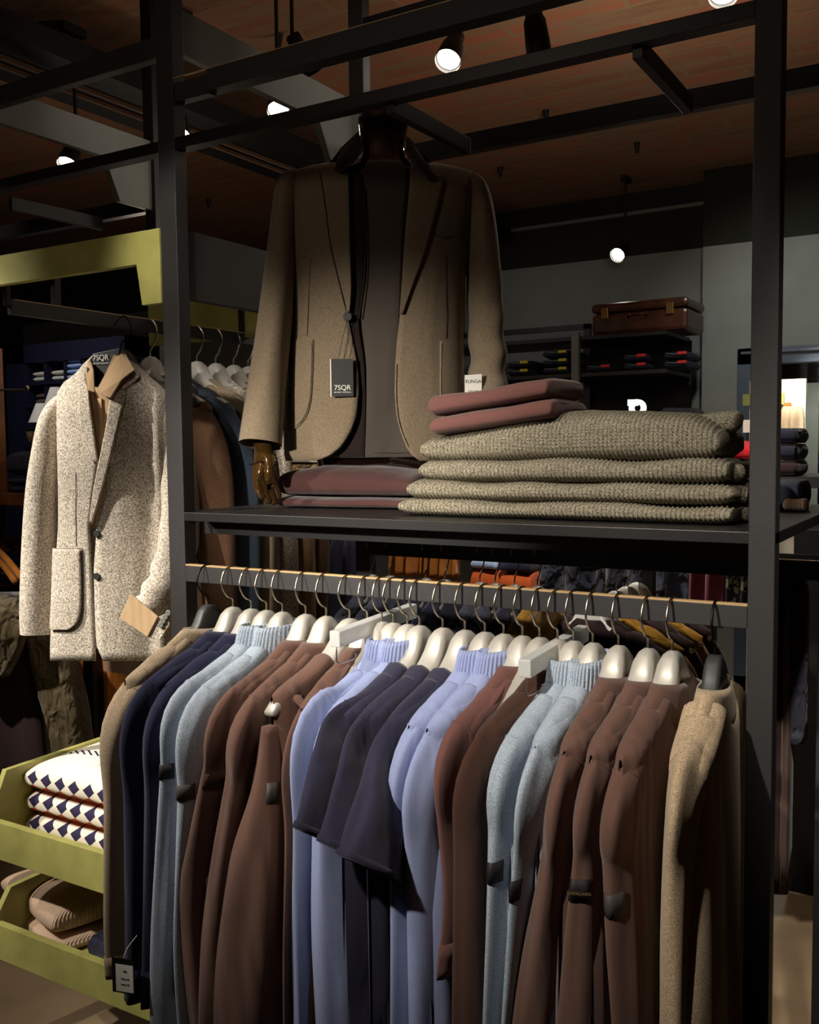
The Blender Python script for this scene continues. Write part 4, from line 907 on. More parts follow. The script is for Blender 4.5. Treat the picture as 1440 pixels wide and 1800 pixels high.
# garments behind it on the same rail
LG = [(1.70, 'brownwool', 'brown wool jacket directly behind the tweed blazer', 'hangerwhite'), (1.78, 'bluegrey', 'blue grey shirt behind the tweed blazer, white hanger showing', 'hangerwhite'), (1.86, 'beigedk', 'light beige jacket behind the left post on the side rail', 'hangerwhite'),
      (1.93, 'tweed', 'speckled grey wool coat showing right of the left post', 'hangerwhite'), (2.0, 'tan', 'tan coat with pale collar on the side rail', 'hangerwhite'), (2.06, 'brownwool', 'brown coat at the back end of the side rail', 'hangerwhite')]
for i, (y, col, lab, hm) in enumerate(LG):
    O = V((-1.75, y, 1.715)); U = V((1, -.12, 0)).normalized()
    hanger(O+V((0, 0, .01)), U, 'white plastic hanger inside the '+lab, 'white hangers on the side rail', (hm, 'nickel'), railc=V((-1.75, y, 1.80)))
    g = Garment('hanging_jacket', lab, 'jacket', 'jackets on the side rail', O, U, M[col], hn=.03, seed=30+i, hem=.78)
    g.body(umax=.21)
    for nr in (1, -1):
        g.sleeve([(O+U*.2*nr+V((0, 0, -.22)), .034, .058), (O+U*.225*nr+V((0, 0, -.42)), .034, .052), (O+U*.235*nr+V((0, -.01, -.66)), .032, .046)], near=nr)
    g.collar('polo')

# ------------------------------------------------------------------ folded clothes
def folded(name, x0, x1, yf, dep, z0, h, mat, label=None, cat_='sweater', group=None, ribs=0, seed=0, wave=.004, parent=None, top=None, nx=None, rot=0, dome=.0, p=.8, tilt=0, ee=26):
    """a folded garment: rounded front fold, soft top, slightly sagging ends"""
    W_ = x1-x0; nx = nx or (ribs*5 if ribs else 60); rings = []; ny = 52
    for i in range(nx+1):
        fx = i/nx; x = lerp(x0, x1, fx); e = 1-abs(2*fx-1)**ee
        ef = max(.30, e)**.5
        rb = (.5-.5*math.cos(2*PI*ribs*fx))*.0046 if ribs else 0
        hh = (top(fx) if top else h)
        ring = []
        for k in range(ny):
            th = 2*PI*k/ny; cs, sn = math.cos(th), math.sin(th)
            q = (abs(cs)**(p*.7))*(1 if cs > 0 else -1); r_ = (abs(sn)**.62)*(1 if sn > 0 else -1)
            y = yf+dep/2-q*(dep/2)*(1 if ef > .9 else .97+.03*ef); zz = z0+hh/2+r_*hh/2*ef
            zz += tilt*fx
            nz = noise.noise(V((x*9+seed*7, y*6, seed*3.3)))
            zz += wave*nz*(1 if sn > 0 else .5*0)+(dome*(1-(2*fx-1)**2)*(1 if sn > 0 else 0)*(1-abs(cs)))
            yy = y+(.006*noise.noise(V((x*11, seed*5.1, 0))))-rb*abs(cs)
            zz += rb*sn
            ring.append((x+(.004*noise.noise(V((y*9, seed, zz*20))) if fx in (0, 1) else 0), yy, max(z0, zz)))
        rings.append(ring)
    if rot:
        cx, cy = (x0+x1)/2, yf+dep/2; c_, s_ = math.cos(rot), math.sin(rot)
        rings = [[(cx+(a-cx)*c_-(b2-cy)*s_, cy+(a-cx)*s_+(b2-cy)*c_, z) for a, b2, z in r_] for r_ in rings]
    o = MB().loft(rings).build(name, mat, parent, smooth=True)
    if label: tag(o, label, cat_, group)
    return o
KX = lambda px, y=1.50: at(px, 905, Y=y).x
kn = 'chunky knit sweaters stacked on the shelf'
specs = [(708, 1290, .0, .030, 'bottom'), (720, 1288, .0285, .036, 'third'), (738, 1280, .062, .038, 'second'), (742, 1262, .097, .075, 'top')]
labs = ['chunky olive grey ribbed sweater at the very bottom of the knit stack on the shelf', 'chunky olive grey ribbed sweater resting on the bottom one of the knit stack',
        'chunky olive grey ribbed sweater directly under the topmost one of the knit stack', 'thick chunky olive grey ribbed sweater on top of the knit stack']
for i, (a_, b2, z, h, nm) in enumerate(specs):
    x0, x1 = KX(a_), KX(b2)
    topf = None
    if i == 3: topf = lambda f: interp([(0, .044), (.12, .048), (.28, .056), (.42, .074), (.55, .080), (.75, .076), (.9, .066), (1, .05)], f, 1)
    t = thing('knit_sweater', ((x0+x1)/2, 1.63, SH+z), labs[i], 'sweater', kn)
    o = folded('folded_body', x0, x1, 1.485+.004*i, (.28, .26, .22, .18)[i], SH+z+.0005, h, M['chunky'], ribs=int((x1-x0)/.0074), seed=i+1, wave=.007 if i < 3 else .010, parent=t, top=topf)
    # sleeves tucked at the right hand end
    S_ = [(x1-.05, 1.59, h*.4), (x1-.010, 1.575-.01*i, h*.45), (x1+.010-.008*(i == 2), 1.565, h*.42)] if i < 3 else [(x1-.11, 1.59, .044), (x1-.05, 1.575, .056), (KX(1278, 1.56), 1.565, .062), (KX(1298, 1.56), 1.56, .060)]
    rr = h*.38 if i < 3 else .0165
    MB().tube([V((x, y, SH+z+zz)) for x, y, zz in S_], lambda f: rr*(1 if f < .85 else (1-((f-.85)/.15)**2*.85)**.5), 20, 8).build('sleeve', M['chunky'], t, smooth=True)
# mauve pair on top
ms_ = 'mauve brown folded tops on the knit stack'
x0, x1 = at(752, 740, Y=1.49).x, at(972, 740, Y=1.49).x
def tuck(z0, h, i, lab, px0, px1):
    a_, b2 = at(px0, 740, Y=1.48).x, at(px1, 740, Y=1.48).x
    folded('folded_shirt', a_, b2, 1.475, .19, z0, h, M['mauve'], lab, 'shirt', ms_, seed=20+i, wave=.006, rot=.05, dome=.002, tilt=.026, p=.5, ee=70)
zt = SH+.143
tuck(zt, .033, 0, 'mauve brown folded top lying directly on the chunky knits', 757, 965)
tuck(zt+.034, .034, 1, 'mauve brown folded top, upper one of the pair on the chunky knits', 752, 958)
# maroon pair at the mannequin's hand
a_, b2 = at(494, 880, Y=1.62).x, at(720, 880, Y=1.66).x
folded('folded_shirt', a_, b2, 1.60, .26, SH+.0005, .022, M['maroon'], 'maroon brown folded top, lower one beside the bronze mannequin hand', 'shirt', 'maroon folded tops on the shelf', seed=31, wave=.003, rot=.12, p=.5, ee=70)
folded('folded_shirt', a_, b2+.01, 1.605, .27, SH+.0245, .046, M['maroon'], 'maroon brown folded top, upper one beside the bronze mannequin hand', 'shirt', 'maroon folded tops on the shelf', seed=32, wave=.008, rot=.12, dome=.02, p=.5, ee=70)
a_, b2 = at(492, 830, Y=1.92).x, at(604, 830, Y=1.92).x
o = folded('folded_shirt', a_, b2, 1.90, .13, SH+.001, .085, M['animal'], 'folded tiger print shirt behind the maroon tops, below the blazer hem', 'shirt', seed=33)
o = folded('folded_shirt', a_-.01, b2+.06, 1.91, .12, SH+.087, .012, M['cream'], 'white folded collar edge behind the maroon tops, below the blazer hem', 'shirt', seed=34)
a_, b2 = at(690, 820, Y=2.0).x, at(745, 820, Y=2.0).x
tag(MB().loft([[V((lerp(a_, b2, i/8)+.01*math.cos(k), 1.98+.05*math.cos(2*PI*k/16), SH+.045+.044*math.sin(2*PI*k/16)*(.5+.5*math.sin(i*.8+.5)**2))) for k in range(16)] for i in range(9)]).build('leather_glove', M['wood'], smooth=True), 'tan leather piece left of the chunky knit stack, behind it', 'glove')

# trays' contents
TY0 = YF+.03
lz = 'lozenge patterned sweaters in the upper tray'
ax, bx = at(22, 1440, Y=1.44).x, at(232, 1440, Y=1.44).x
for i in range(3):
    t = thing('folded_sweater', ((ax+bx)/2, 1.60, .571+i*.056), ['white sweater with navy lozenges at the bottom of the stack in the upper tray', 'white sweater with navy lozenges in the middle of the stack in the upper tray', 'white sweater with navy lozenges and toggle cord, topmost of the stack in the upper tray'][i], 'sweater', lz)
    folded('folded_body', ax, bx, 1.475, .30, .571+i*.056, .054 if i < 2 else .060, M['argyle'], seed=40+i, wave=.003, p=.5, parent=t, dome=.02 if i == 2 else 0)
    # make the texture origin the middle of the front fold
    if i == 2:
        MB().tube([V(((ax+bx)/2-.02, 1.50, .741)), V(((ax+bx)/2+.0, 1.55, .760)), V(((ax+bx)/2+.05, 1.62, .768)), V(((ax+bx)/2+.06, 1.66, .766))], .0045, 8, 5).build('drawcord', M['cream'], t, smooth=True)
ax2 = at(205, 1440, Y=1.62).x
folded('folded_sweater', bx-.02, bx+.10, 1.50, .2, .571, .15, M['bluegrey'], 'blue folded sweater beside the lozenge patterned stack', 'sweater', seed=45)
a_, b2 = at(12, 1660, Y=1.50).x, at(165, 1700, Y=1.50).x
folded('folded_sweater', a_, b2, 1.46, .24, .327, .034, M['beigerib'], 'pale beige ribbed sweater lying under another in the lower tray', 'sweater', 'pale ribbed knits in the lower tray', seed=51, wave=.008, rot=-.28)
folded('folded_sweater', a_-.01, b2-.02, 1.47, .24, .366, .056, M['beigerib'], 'pale beige ribbed sweater on top in the lower tray', 'sweater', 'pale ribbed knits in the lower tray', seed=52, wave=.014, rot=-.28, dome=.01)
a_, b2 = at(185, 1720, Y=1.5).x, at(240, 1720, Y=1.5).x
folded('folded_trousers', a_, b2, 1.45, .22, .327, .07, M['inkcloth'], 'dark ink folded trousers beside the pale knits in the lower tray', 'trousers', seed=53, wave=.02)

# ------------------------------------------------------------------ behind: rear rail with hangers and clothes
for i, (px_, col) in enumerate(((652, 'slate'), (685, 'slate'), (748, 'navy'), (782, 'navy'), (844, 'slate'), (871, 'slate'), (905, 'inkcloth'), (945, 'mustard'))):
    p = at(px_, 1006, Y=YB+.006); O = V((p.x, YB+.006, 1.175))
    hanger(O, (0, 1, 0), 'grey hanger on the rear rail, '+['leftmost', 'second from the left', 'third from the left', 'fourth from the left', 'fifth from the left', 'sixth from the left', 'second from the right', 'rightmost'][i]+' one seen under the shelf', 'hangers on the rear rail', railc=V((p.x, YB+.006, 1.253)))
    g = Garment('hanging_shirt', ['dark slate shirt', 'dark slate shirt', 'navy shirt', 'navy shirt', 'dark slate shirt', 'dark slate shirt', 'dark ink shirt', 'mustard shirt'][i]+' on the '+['leftmost', 'second', 'third', 'fourth', 'fifth', 'sixth', 'seventh', 'eighth'][i]+' hanger of the rear rail', 'shirt', 'shirts on the rear rail', O, V((0, 1, 0)), M[col], seed=60+i, hem=.6)
    g.body(); g.sleeve([(O-V((0, .19, .24)), .022, .055), (O-V((0, .19, .6)), .02, .045)], near=-1, seam=False); g.collar('polo')
# short arm rail with mustard shirts at the right
p0, p1 = at(1112, 1020, Z=1.22), at(1200, 968, Z=1.22)
ar = thing('arm_rail', (p0.x, 2.1, 1.2), 'short black arm rail crowded with wire hooks behind the front rail', 'rail')
MB().bar((-.80, 2.12, 1.225), (-.80, 2.62, 1.225), .03, .035).bar((-.80, 2.6, .0), (-.80, 2.6, 1.24), .03, .03, up=(0, 1, 0)).build('rail_bar', M['steel_smooth'], ar)
for i in range(5):
    y = 2.16+i*.085; O = V((-.80, y, 1.135))
    hanger(O, (1, -.1, 0), 'white hanger on the black arm rail, '+['nearest', 'second nearest', 'middle', 'fourth', 'furthest'][i]+' one behind the front rail', 'hangers on the arm rail', ('hangerwhite', 'nickel'), railc=V((-.80, y, 1.237)))
    g = Garment('hanging_shirt', ('mustard' if i in (1, 3) else 'dark patterned')+' shirt on the '+['nearest', 'second', 'third', 'fourth', 'furthest'][i]+' hanger of the black arm rail', 'shirt', 'shirts on the arm rail', O, V((1, -.1, 0)), M['mustard'] if i in (1, 3) else M['plum'], seed=70+i, hem=.6, hn=.025)
    g.body(); g.collar('polo')
    for nr in (1, -1): g.sleeve([(O+V((.19*nr, 0, -.24)), .03, .05), (O+V((.2*nr, 0, -.6)), .03, .045)], near=nr, seam=False)
# clothes further back, seen in the gap under the shelf
def curtain(name, px0, px1, y0, y1, Y, mat, label, cat_, group=None, folds=3, amp=.02):
    """a garment hanging straight down with its own soft folds, closed front and back"""
    a_ = at(px0, y0, Y=Y); b2 = at(px1, y0, Y=Y); zb = at((px0+px1)/2, y1, Y=Y).z; rings = []
    n = 24; W_ = (b2-a_).x
    for i in range(9):
        f = i/8; z = lerp(a_.z, zb, f); ring = []
        sh_ = 1 if i > 1 else (.72, .94)[i]
        for k in range(n): 
            x = a_.x+W_*(.5+(k/(n-1)-.5)*sh_); ring.append(V((x, Y-.02-amp*(.4+.6*f)*math.sin(folds*2*PI*k/(n-1)+f)-.03*math.sin(PI*k/(n-1))*min(1, i), z)))
        for k in reversed(range(n)):
            x = a_.x+W_*(.5+(k/(n-1)-.5)*sh_); ring.append(V((x, Y+.02+.5*amp*math.sin(folds*2*PI*k/(n-1)+f)+.03*math.sin(PI*k/(n-1))*min(1, i), z)))
        rings.append(ring)
    return tag(MB().loft(rings).build(name, mat, smooth=True), label, cat_, group)
rr_ = thing('clothes_rack', (-1.5, 3.0, 0), 'far black clothes rack behind the shelving, carrying slate jackets', 'rack')
MB().box((-2.95, 2.985, 1.135), (-.3, 3.0, 1.175)).build('rail', M['steel_smooth'], rr_)
for x in (-2.98, -1.05, -.32): MB().box((x, 2.98, 0), (x+.03, 3.01, 1.235)).build('post', M['steel_smooth'], rr_)
curtain('hanging_trousers', 478, 512, 936, 1130, 2.992, M['tan'], 'pale tan trousers hanging just right of the chestnut coat', 'trousers')
curtain('hanging_trousers', 512, 562, 930, 1110, 2.992, M['beige'], 'beige trousers hanging under the shelf near the left post', 'trousers', folds=2)
curtain('hanging_jacket', 562, 650, 935, 1150, 2.992, M['inkcloth'], 'dark ink jacket hanging behind the left part of the front rail', 'jacket')
curtain('hanging_cardigan', 690, 745, 930, 1010, 2.992, M['ochre'], 'ochre textured cardigan in the gap under the shelf, left one', 'cardigan', 'ochre cardigans under the shelf')
curtain('hanging_cardigan', 752, 802, 930, 1015, 2.992, M['ochre'], 'ochre textured cardigan in the gap under the shelf, right one', 'cardigan', 'ochre cardigans under the shelf')
curtain('hanging_jacket', 955, 1062, 955, 1110, 2.992, M['slate'], 'slate rain jacket behind the front rail, left one', 'jacket', 'slate jackets on the far rack', folds=2, amp=.03)
curtain('hanging_jacket', 1070, 1215, 955, 1120, 2.992, M['slate'], 'slate rain jacket behind the front rail, right one', 'jacket', 'slate jackets on the far rack', folds=3, amp=.03)
curtain('hanging_shirt', 1216, 1242, 962, 1100, 2.992, M['burgundy'], 'burgundy shirt right of the slate jackets, left one', 'shirt', 'burgundy shirts', folds=1)
curtain('hanging_shirt', 1244, 1276, 962, 1100, 2.992, M['burgundy'], 'burgundy shirt right of the slate jackets, right one', 'shirt', 'burgundy shirts', folds=1)
curtain('hanging_shirt', 1280, 1304, 964, 1075, 2.992, M['leafprint'], 'leaf print shirt beside the right post, left one', 'shirt', 'leaf print shirts', folds=1)
curtain('hanging_shirt', 1306, 1332, 964, 1080, 2.992, M['leafprint'], 'leaf print shirt beside the right post, right one', 'shirt', 'leaf print shirts', folds=1)
ft_ = thing('display_table', (-2.2, 3.6, 0), 'dark low display table with folded tops seen under the shelf', 'table')
TZ = at(870, 1060, Y=3.5).z
MB().box((-2.4, 3.3, TZ-.04), (-1.3, 4.0, TZ)).build('tabletop', M['wood'], ft_)
for x in (-2.38, -1.36):
    for y in (3.32, 3.94): MB().box((x, y, 0), (x+.04, y+.04, TZ-.04)).build('leg', M['steel_smooth'], ft_)
for i, (px0, px1, py0, py1, col, lab) in enumerate(((832, 880, 1000, 1015, 'orange', 'orange folded tops below the blue ones'), (832, 878, 985, 1000, 'skyblue', 'dusty blue folded top on the orange one'), (882, 938, 1006, 1030, 'orange', 'orange folded top under the ink one'), (882, 936, 985, 1005, 'inkcloth', 'ink dark folded top upon an orange one'))):
    a_, b2 = at(px0, py1, Y=3.45), at(px1, py0, Y=3.45)
    zb = TZ+.0005 if col == 'orange' else at(px0, 1000 if i == 1 else 1006, Y=3.45).z+.001
    folded('folded_shirt', a_.x, at(px1, py1, Y=3.45).x, 3.42, .25, zb, max(.01, b2.z-zb), M[col], lab+' on the low table under the shelf', 'shirt', 'folded tops on the low table', seed=80+i, wave=.002)

# ------------------------------------------------------------------ right of the frame: side garments behind the right post
t = thing('folded_sweater', (-.1, 2.0, SH), 'grey blue folded sweater with striped cuff on the shelf end beyond the right post', 'sweater')
a_, b2 = at(1330, 880, Y=1.95).x, at(1417, 880, Y=1.95).x
folded('folded_body', a_, b2, 1.86, .16, SH+.001, .052, M['bluegrey'], seed=91, parent=t, wave=.004)
folded('striped_cuff', at(1385, 885, Y=1.88).x, at(1421, 885, Y=1.88).x, 1.83, .06, SH+.0008, .022, M['beigerib'], seed=92, parent=t, wave=.002)
for i, (px0, px1, col, lab, Y_) in enumerate(((1374, 1398, 'plum', 'dark plum garment hanging behind the right post', 2.07), (1385, 1398, 'brownwool', 'brown garment edge showing right of the right post', 2.07), (1396, 1422, 'slate', 'slate garment hanging deepest beyond the right post', 2.09))):
    curtain('hanging_shirt', px0-(20 if i != 1 else 2), px1 if i != 1 else px1-2, 1000, 1560 if i != 2 else 1300, Y_, M[col], lab, 'shirt', folds=1, amp=.01)

tag(MB().box((-.55, 3.35, 0), (.9, 3.65, 1.22)).build('display_cabinet', M['blackboard'], mods=BEV(.003)), 'black cabinet standing beyond the right post', 'cabinet')
# ------------------------------------------------------------------ far right wall: shelving, suitcase, jeans, mirror
ws = thing('wall_shelving', (-2.2, 5.3, 0), 'dark wall shelving with folded jeans along the far wall', 'shelving')
zs1, zs2 = 2.08, 1.885
MB().box((-3.4, 4.95, zs1-.02), (-1.44, 5.4, zs1)).build('shelf', M['steel_smooth'], ws)
MB().box((-3.4, 4.95, zs2-.02), (-1.44, 5.4, zs2)).build('shelf', M['steel'], ws)
MB().box((-3.4, 4.95, 1.60), (-1.44, 5.4, 1.62)).build('shelf', M['steel_smooth'], ws)
for x in (at(1013, 650, Y=4.95).x,): MB().box((x-.02, 4.93, 0), (x+.02, 4.96, zs1+.02)).build('post', M['panelgrey'], ws)
MB().box((-2.05, 5.38, 0), (-2.01, 5.41, zs1+.12)).box((-3.4, 5.38, zs1+.09), (-2.01, 5.41, zs1+.12)).build('post', M['steel_smooth'], ws)
MB().box((-2.02, 5.42, 1.2), (-1.44, 5.44, 2.07)).build('back_board', M['walldeep'], ws)
sc = thing('suitcase', (-1.75, 5.15, zs1), 'old brown leather suitcase lying on the top wall shelf', 'suitcase')
a_, b2 = at(1040, 590, Y=4.98).x, at(1208, 590, Y=4.98).x; hz = at(1120, 528, Y=4.98).z-zs1
MB().box((a_, 4.98, zs1+.001), (b2, 5.32, zs1+hz*.68)).build('suitcase_base', M['suitcase'], sc, mods=BEV(.02))
MB().box((a_-.004, 4.975, zs1+hz*.70), (b2+.004, 5.325, zs1+hz)).build('suitcase_lid', M['suitcase'], sc, mods=BEV(.02))
for x in (lerp(a_, b2, .15), lerp(a_, b2, .83)): MB().box((x-.02, 4.966, zs1+hz*.5), (x+.02, 4.976, zs1+hz*.85)).build('latch', M['brass'], sc, mods=BEV(.003))
MB().tube([(lerp(a_, b2, .4), 4.975, zs1+hz*.5), (lerp(a_, b2, .43), 4.95, zs1+hz*.56), (lerp(a_, b2, .57), 4.95, zs1+hz*.56), (lerp(a_, b2, .6), 4.975, zs1+hz*.5)], .007, 8, 5).build('handle', M['suitcase'], sc)
J = [(893, 930, 2, 'yellow'), (955, 1000, 3, 'yellow'), (1032, 1074, 1, 'redlabel'), (1097, 1135, 2, 'redlabel'), (1168, 1206, 2, 'redlabel')]
names_ = ['the leftmost pile on the wall shelf', 'the second pile on the wall shelf', 'the single one by the shelf post', 'the pile under the suitcase', 'the rightmost pile on the wall shelf']
for i, (x0, x1, n, lc) in enumerate(J):
    for k in range(n):
        a_, b2 = at(x0, 655, Y=4.97).x, at(x1, 655, Y=4.97).x
        t = thing('folded_jeans', ((a_+b2)/2, 5.1, zs2+k*.045), 'jeans with '+('yellow' if lc == 'yellow' else 'red')+' label, '+['bottom', 'next up', 'top'][k]+' of '+names_[i], 'jeans', 'folded jeans on the wall shelf')
        folded('folded_denim', a_, b2, 4.96, .3, zs2+.0005+k*.045, .042, M['denim'], seed=100+i*3+k, wave=.004, parent=t, nx=14)
        MB().tube([(a_+.01, 4.957, zs2+.035+k*.045), (lerp(a_, b2, .5), 4.952, zs2+.028+k*.045), (b2-.01, 4.957, zs2+.035+k*.045)], .002, 6, 3).build('pale_waist_edge', M['panelgrey'], t)
        xm = lerp(a_, b2, .66); MB().box((xm, 4.945, zs2+.024+k*.045), (xm+.045, 4.955, zs2+.038+k*.045)).build('waist_label', M[lc], t)
# round lit letter sign
p = at(1120, 717, Y=4.7); t = thing('letter_sign', p, 'small lit round white sign above the chunky knit stack', 'sign')
mb = MB(); n = 28; R0, R1 = .042, .019
poly = []
rings = [[V((p.x+r_*math.cos(2*PI*k/n), p.y+dy, p.z+r_*math.sin(2*PI*k/n))) for k in range(n)] for r_, dy in ((R1, 0), (R0, 0), (R0, .02), (R1, .02), (R1, 0))]
mb.loft(rings, cap0=False, cap1=False); mb.box((p.x-.048, p.y, p.z+.012), (p.x, p.y+.02, p.z+.042)).build('lit_ring', M['logo'], t)
lt = thing('display_table', (-1.9, 4.6, 0), 'dark table with folded scarves in front of the wall shelving', 'table')
tz = 1.60
MB().box((-2.5, 4.4, tz-.04), (-1.3, 4.85, tz)).build('tabletop', M['wood'], lt)
for x in (-2.48, -1.36):
    for y in (4.42, 4.8): MB().box((x, y, 0), (x+.04, y+.04, tz-.04)).build('leg', M['steel_smooth'], lt)
for px0, px1, h, col, lab in ((978, 1000, .05, 'skyblue', 'blue and white scarf on the far table, left of the grey folded top'), (1030, 1098, .04, 'slate', 'grey folded top on the far table, left of the lit sign'), (1165, 1225, .065, 'bluegrey', 'blue grey coiled scarf on the far table, right of the lit sign')):
    folded('folded_scarf', at(px0, 725, Y=4.5).x, at(px1, 725, Y=4.5).x, 4.45, .2, tz+.0005, h, M[col], lab, 'scarf', seed=hash(lab) % 50 if False else len(lab), wave=.012)
# mirror with reflected bright shop
mr = thing('standing_mirror', (-1.0, 5.4, 0), 'tall blue grey framed mirror on the far right wall', 'mirror')
ml, mtop = at(1294, 612, Y=5.35), at(1294, 612, Y=5.35).z; mrx = -.60
MB().box((ml.x, 5.38, .15), (ml.x+.09, 5.46, mtop)).box((mrx, 5.38, .15), (mrx+.09, 5.46, mtop)).box((ml.x, 5.38, mtop-.09), (mrx+.09, 5.46, mtop)).box((ml.x, 5.38, .15), (mrx+.09, 5.46, .24)).box((ml.x+.02, 5.36, mtop-.035), (mrx+.07, 5.38, mtop-.02)).build('frame', M['mirrorframe'], mr, mods=BEV(.004))
MB().box((ml.x+.08, 5.42, .22), (mrx+.01, 5.43, mtop-.08)).build('glass', M['mirror'], mr)
# bright display window niche the mirror looks at / lit alcove between frame and shop
al = thing('lit_display_board', (-.9, 5.3, 0), 'brightly lit cream display board in front of the mirror behind the right post', 'display board')
p0, p1 = at(1318, 690, Y=5.2), at(1415, 800, Y=5.2)
MB().box((p0.x, 5.2, 0), (p1.x, 5.23, at(1350, 668, Y=5.2).z)).build('board', M['cream'], al)
MB().box((p0.x-.03, 5.18, at(1350, 712, Y=5.2).z), (p1.x-.1, 5.2, at(1350, 692, Y=5.2).z)).build('lime_strip', M['lime'], al)
spot('spot_display_board', (-.75, 4.3, 2.8), (-.72, 5.2, 1.75), 260, 26, .6)
curtain('hanging_scarf', 1378, 1392, 708, 745, 5.155, M['ochre'], 'ochre scarf hanging before the lit board behind the right post', 'scarf', folds=1, amp=.005)
curtain('hanging_coat', 1372, 1414, 715, 800, 5.12, M['beige'], 'beige coat hanging before the lit board behind the right post', 'coat', folds=2)
st = thing('side_table', (-.75, 4.0, 0), 'table behind the right post piled with red and dark folded knits', 'table')
tz = at(1330, 835, Y=3.9).z
MB().box((-1.05, 3.7, tz-.04), (-.35, 4.2, tz)).build('tabletop', M['blackboard'], st)
for x in (-1.03, -.41):
    for y in (3.72, 4.14): MB().box((x, y, 0), (x+.04, y+.04, tz-.04)).build('leg', M['steel_smooth'], st)
ax_, bx_ = at(1262, 800, Y=3.75).x, at(1322, 800, Y=3.75).x
h_ = (at(1300, 783, Y=3.75).z-tz)
folded('folded_sweater', ax_, bx_, 3.72, .3, tz+.0005, h_*.5, M['red'], 'bright red folded sweater, lower one left of the right post', 'sweater', 'red folded sweaters', seed=120)
folded('folded_sweater', ax_, bx_, 3.72, .3, tz+.001+h_*.5, h_*.5, M['red'], 'bright red folded sweater, upper one left of the right post', 'sweater', 'red folded sweaters', seed=121, dome=.02)
for k in range(3): folded('folded_sweater', at(1360, 800, Y=3.75).x, at(1400, 800, Y=3.75).x, 3.72, .3, tz+.0005+k*.06, .058, M['inkcloth'] if k != 0 else M['plum'], ['plum folded knit at the bottom', 'ink dark folded knit in the middle', 'ink dark folded knit at the top'][k]+' of the pile right of the right post', 'sweater', 'dark folded knits', seed=124+k)
bd = at(1308, 770, Y=3.85)
tag(MB().box((at(1296, 770, Y=3.85).x, 3.95, tz+h_+.05), (at(1330, 770, Y=3.85).x, 3.96, at(1310, 737, Y=3.85).z)).build('price_card', M['white']), 'white card standing behind the red sweaters', 'sign')
spot('spot_red_table', (-.6, 3.2, 2.8), (-.85, 3.85, 1.5), 45, 34, .7)

# ------------------------------------------------------------------ left background
nv = thing('cubby_shelf', (-4.6, 4.1, 0), 'tall navy cubby shelf holding folded shirts at the left', 'shelving')
YN = 4.0
def Lx(px): return at(px, 700, Y=YN).x
def Lz(py, px=110): return at(px, py, Y=YN).z
x0, x1 = Lx(12), Lx(230); zt_ = Lz(600); 
MB().box((x0, YN+.35, 0), (x1, YN+.38, zt_)).build('back_board', M['navyshelf'], nv)
MB().box((x0, YN, Lz(633)), (x1, YN+.35, zt_)).build('header', M['navyshelf'], nv)
MB().box((x0, YN, 0), (Lx(44), YN+.35, zt_)).box((x1-.04, YN, 0), (x1, YN+.35, zt_)).build('side_panel', M['navyshelf'], nv)
shz = [Lz(668), Lz(708), Lz(748)]
for z in shz: MB().box((Lx(44), YN, z-.02), (x1, YN+.35, z)).build('shelf', M['navyshelf'], nv)
for px_ in (78, 113, 146): MB().box((Lx(px_)-.01, YN+.01, Lz(790)), (Lx(px_)+.01, YN+.35, Lz(633))).build('divider', M['navyshelf'], nv)
for px0, px1, row, n, col, lab in ((54, 76, 0, 2, 'cream', 'cream shirts, left cubby of the top row'), (87, 105, 0, 2, 'cream', 'cream shirts, middle cubby of the top row'), (114, 136, 0, 5, 'skyblue', 'pale blue shirts in the tall pile, navy cubbies top row'), (58, 76, 1, 2, 'brownwool', 'brown shirts in the second row'), (82, 98, 1, 3, 'skyblue', 'pale blue shirts in the second row'), (64, 80, 2, 2, 'tan', 'tan shirts in the third row')):
    z0 = shz[row]
    for k in range(n):
        folded('folded_shirt', Lx(px0), Lx(px1), YN+.02, .28, z0+.0005+k*.034, .033, M[col], ['lowest', 'second lowest', 'third', 'fourth', 'topmost'][k]+' of the '+lab, 'shirt', 'folded shirts in the navy cubbies', seed=140+k, wave=.003, nx=12)
# table lamps
for px_, py_, s_, lab in ((100, 690, 1, 'small white lampshade before the navy cubbies, upper one'), (76, 718, 1.1, 'small white lampshade before the navy cubbies, lower one')):
    p = at(px_, py_+8, Y=3.7); t = thing('table_lamp', (p.x, p.y, 1.42), lab, 'lamp', 'white shaded lamps')
    MB().loft([[V((p.x+r_*math.cos(2*PI*k/24), p.y+r_*math.sin(2*PI*k/24), z)) for k in range(24)] for r_, z in ((.075*s_, p.z-.055), (.035*s_, p.z+.055))], cap0=False, cap1=False).build('lamp_shade', M['cream'], t, smooth=True)
    MB().cyl((p.x, p.y, 1.42), (p.x, p.y, p.z), .01).cyl((p.x, p.y, 1.405), (p.x, p.y, 1.42), .05).build('base', M['brass'], t)
tag(MB().box((-5.4, 3.6, 0), (-3.4, 3.95, 1.405)).build('console_cabinet', M['navyshelf']), 'dark navy console under the small white lampshades', 'cabinet')
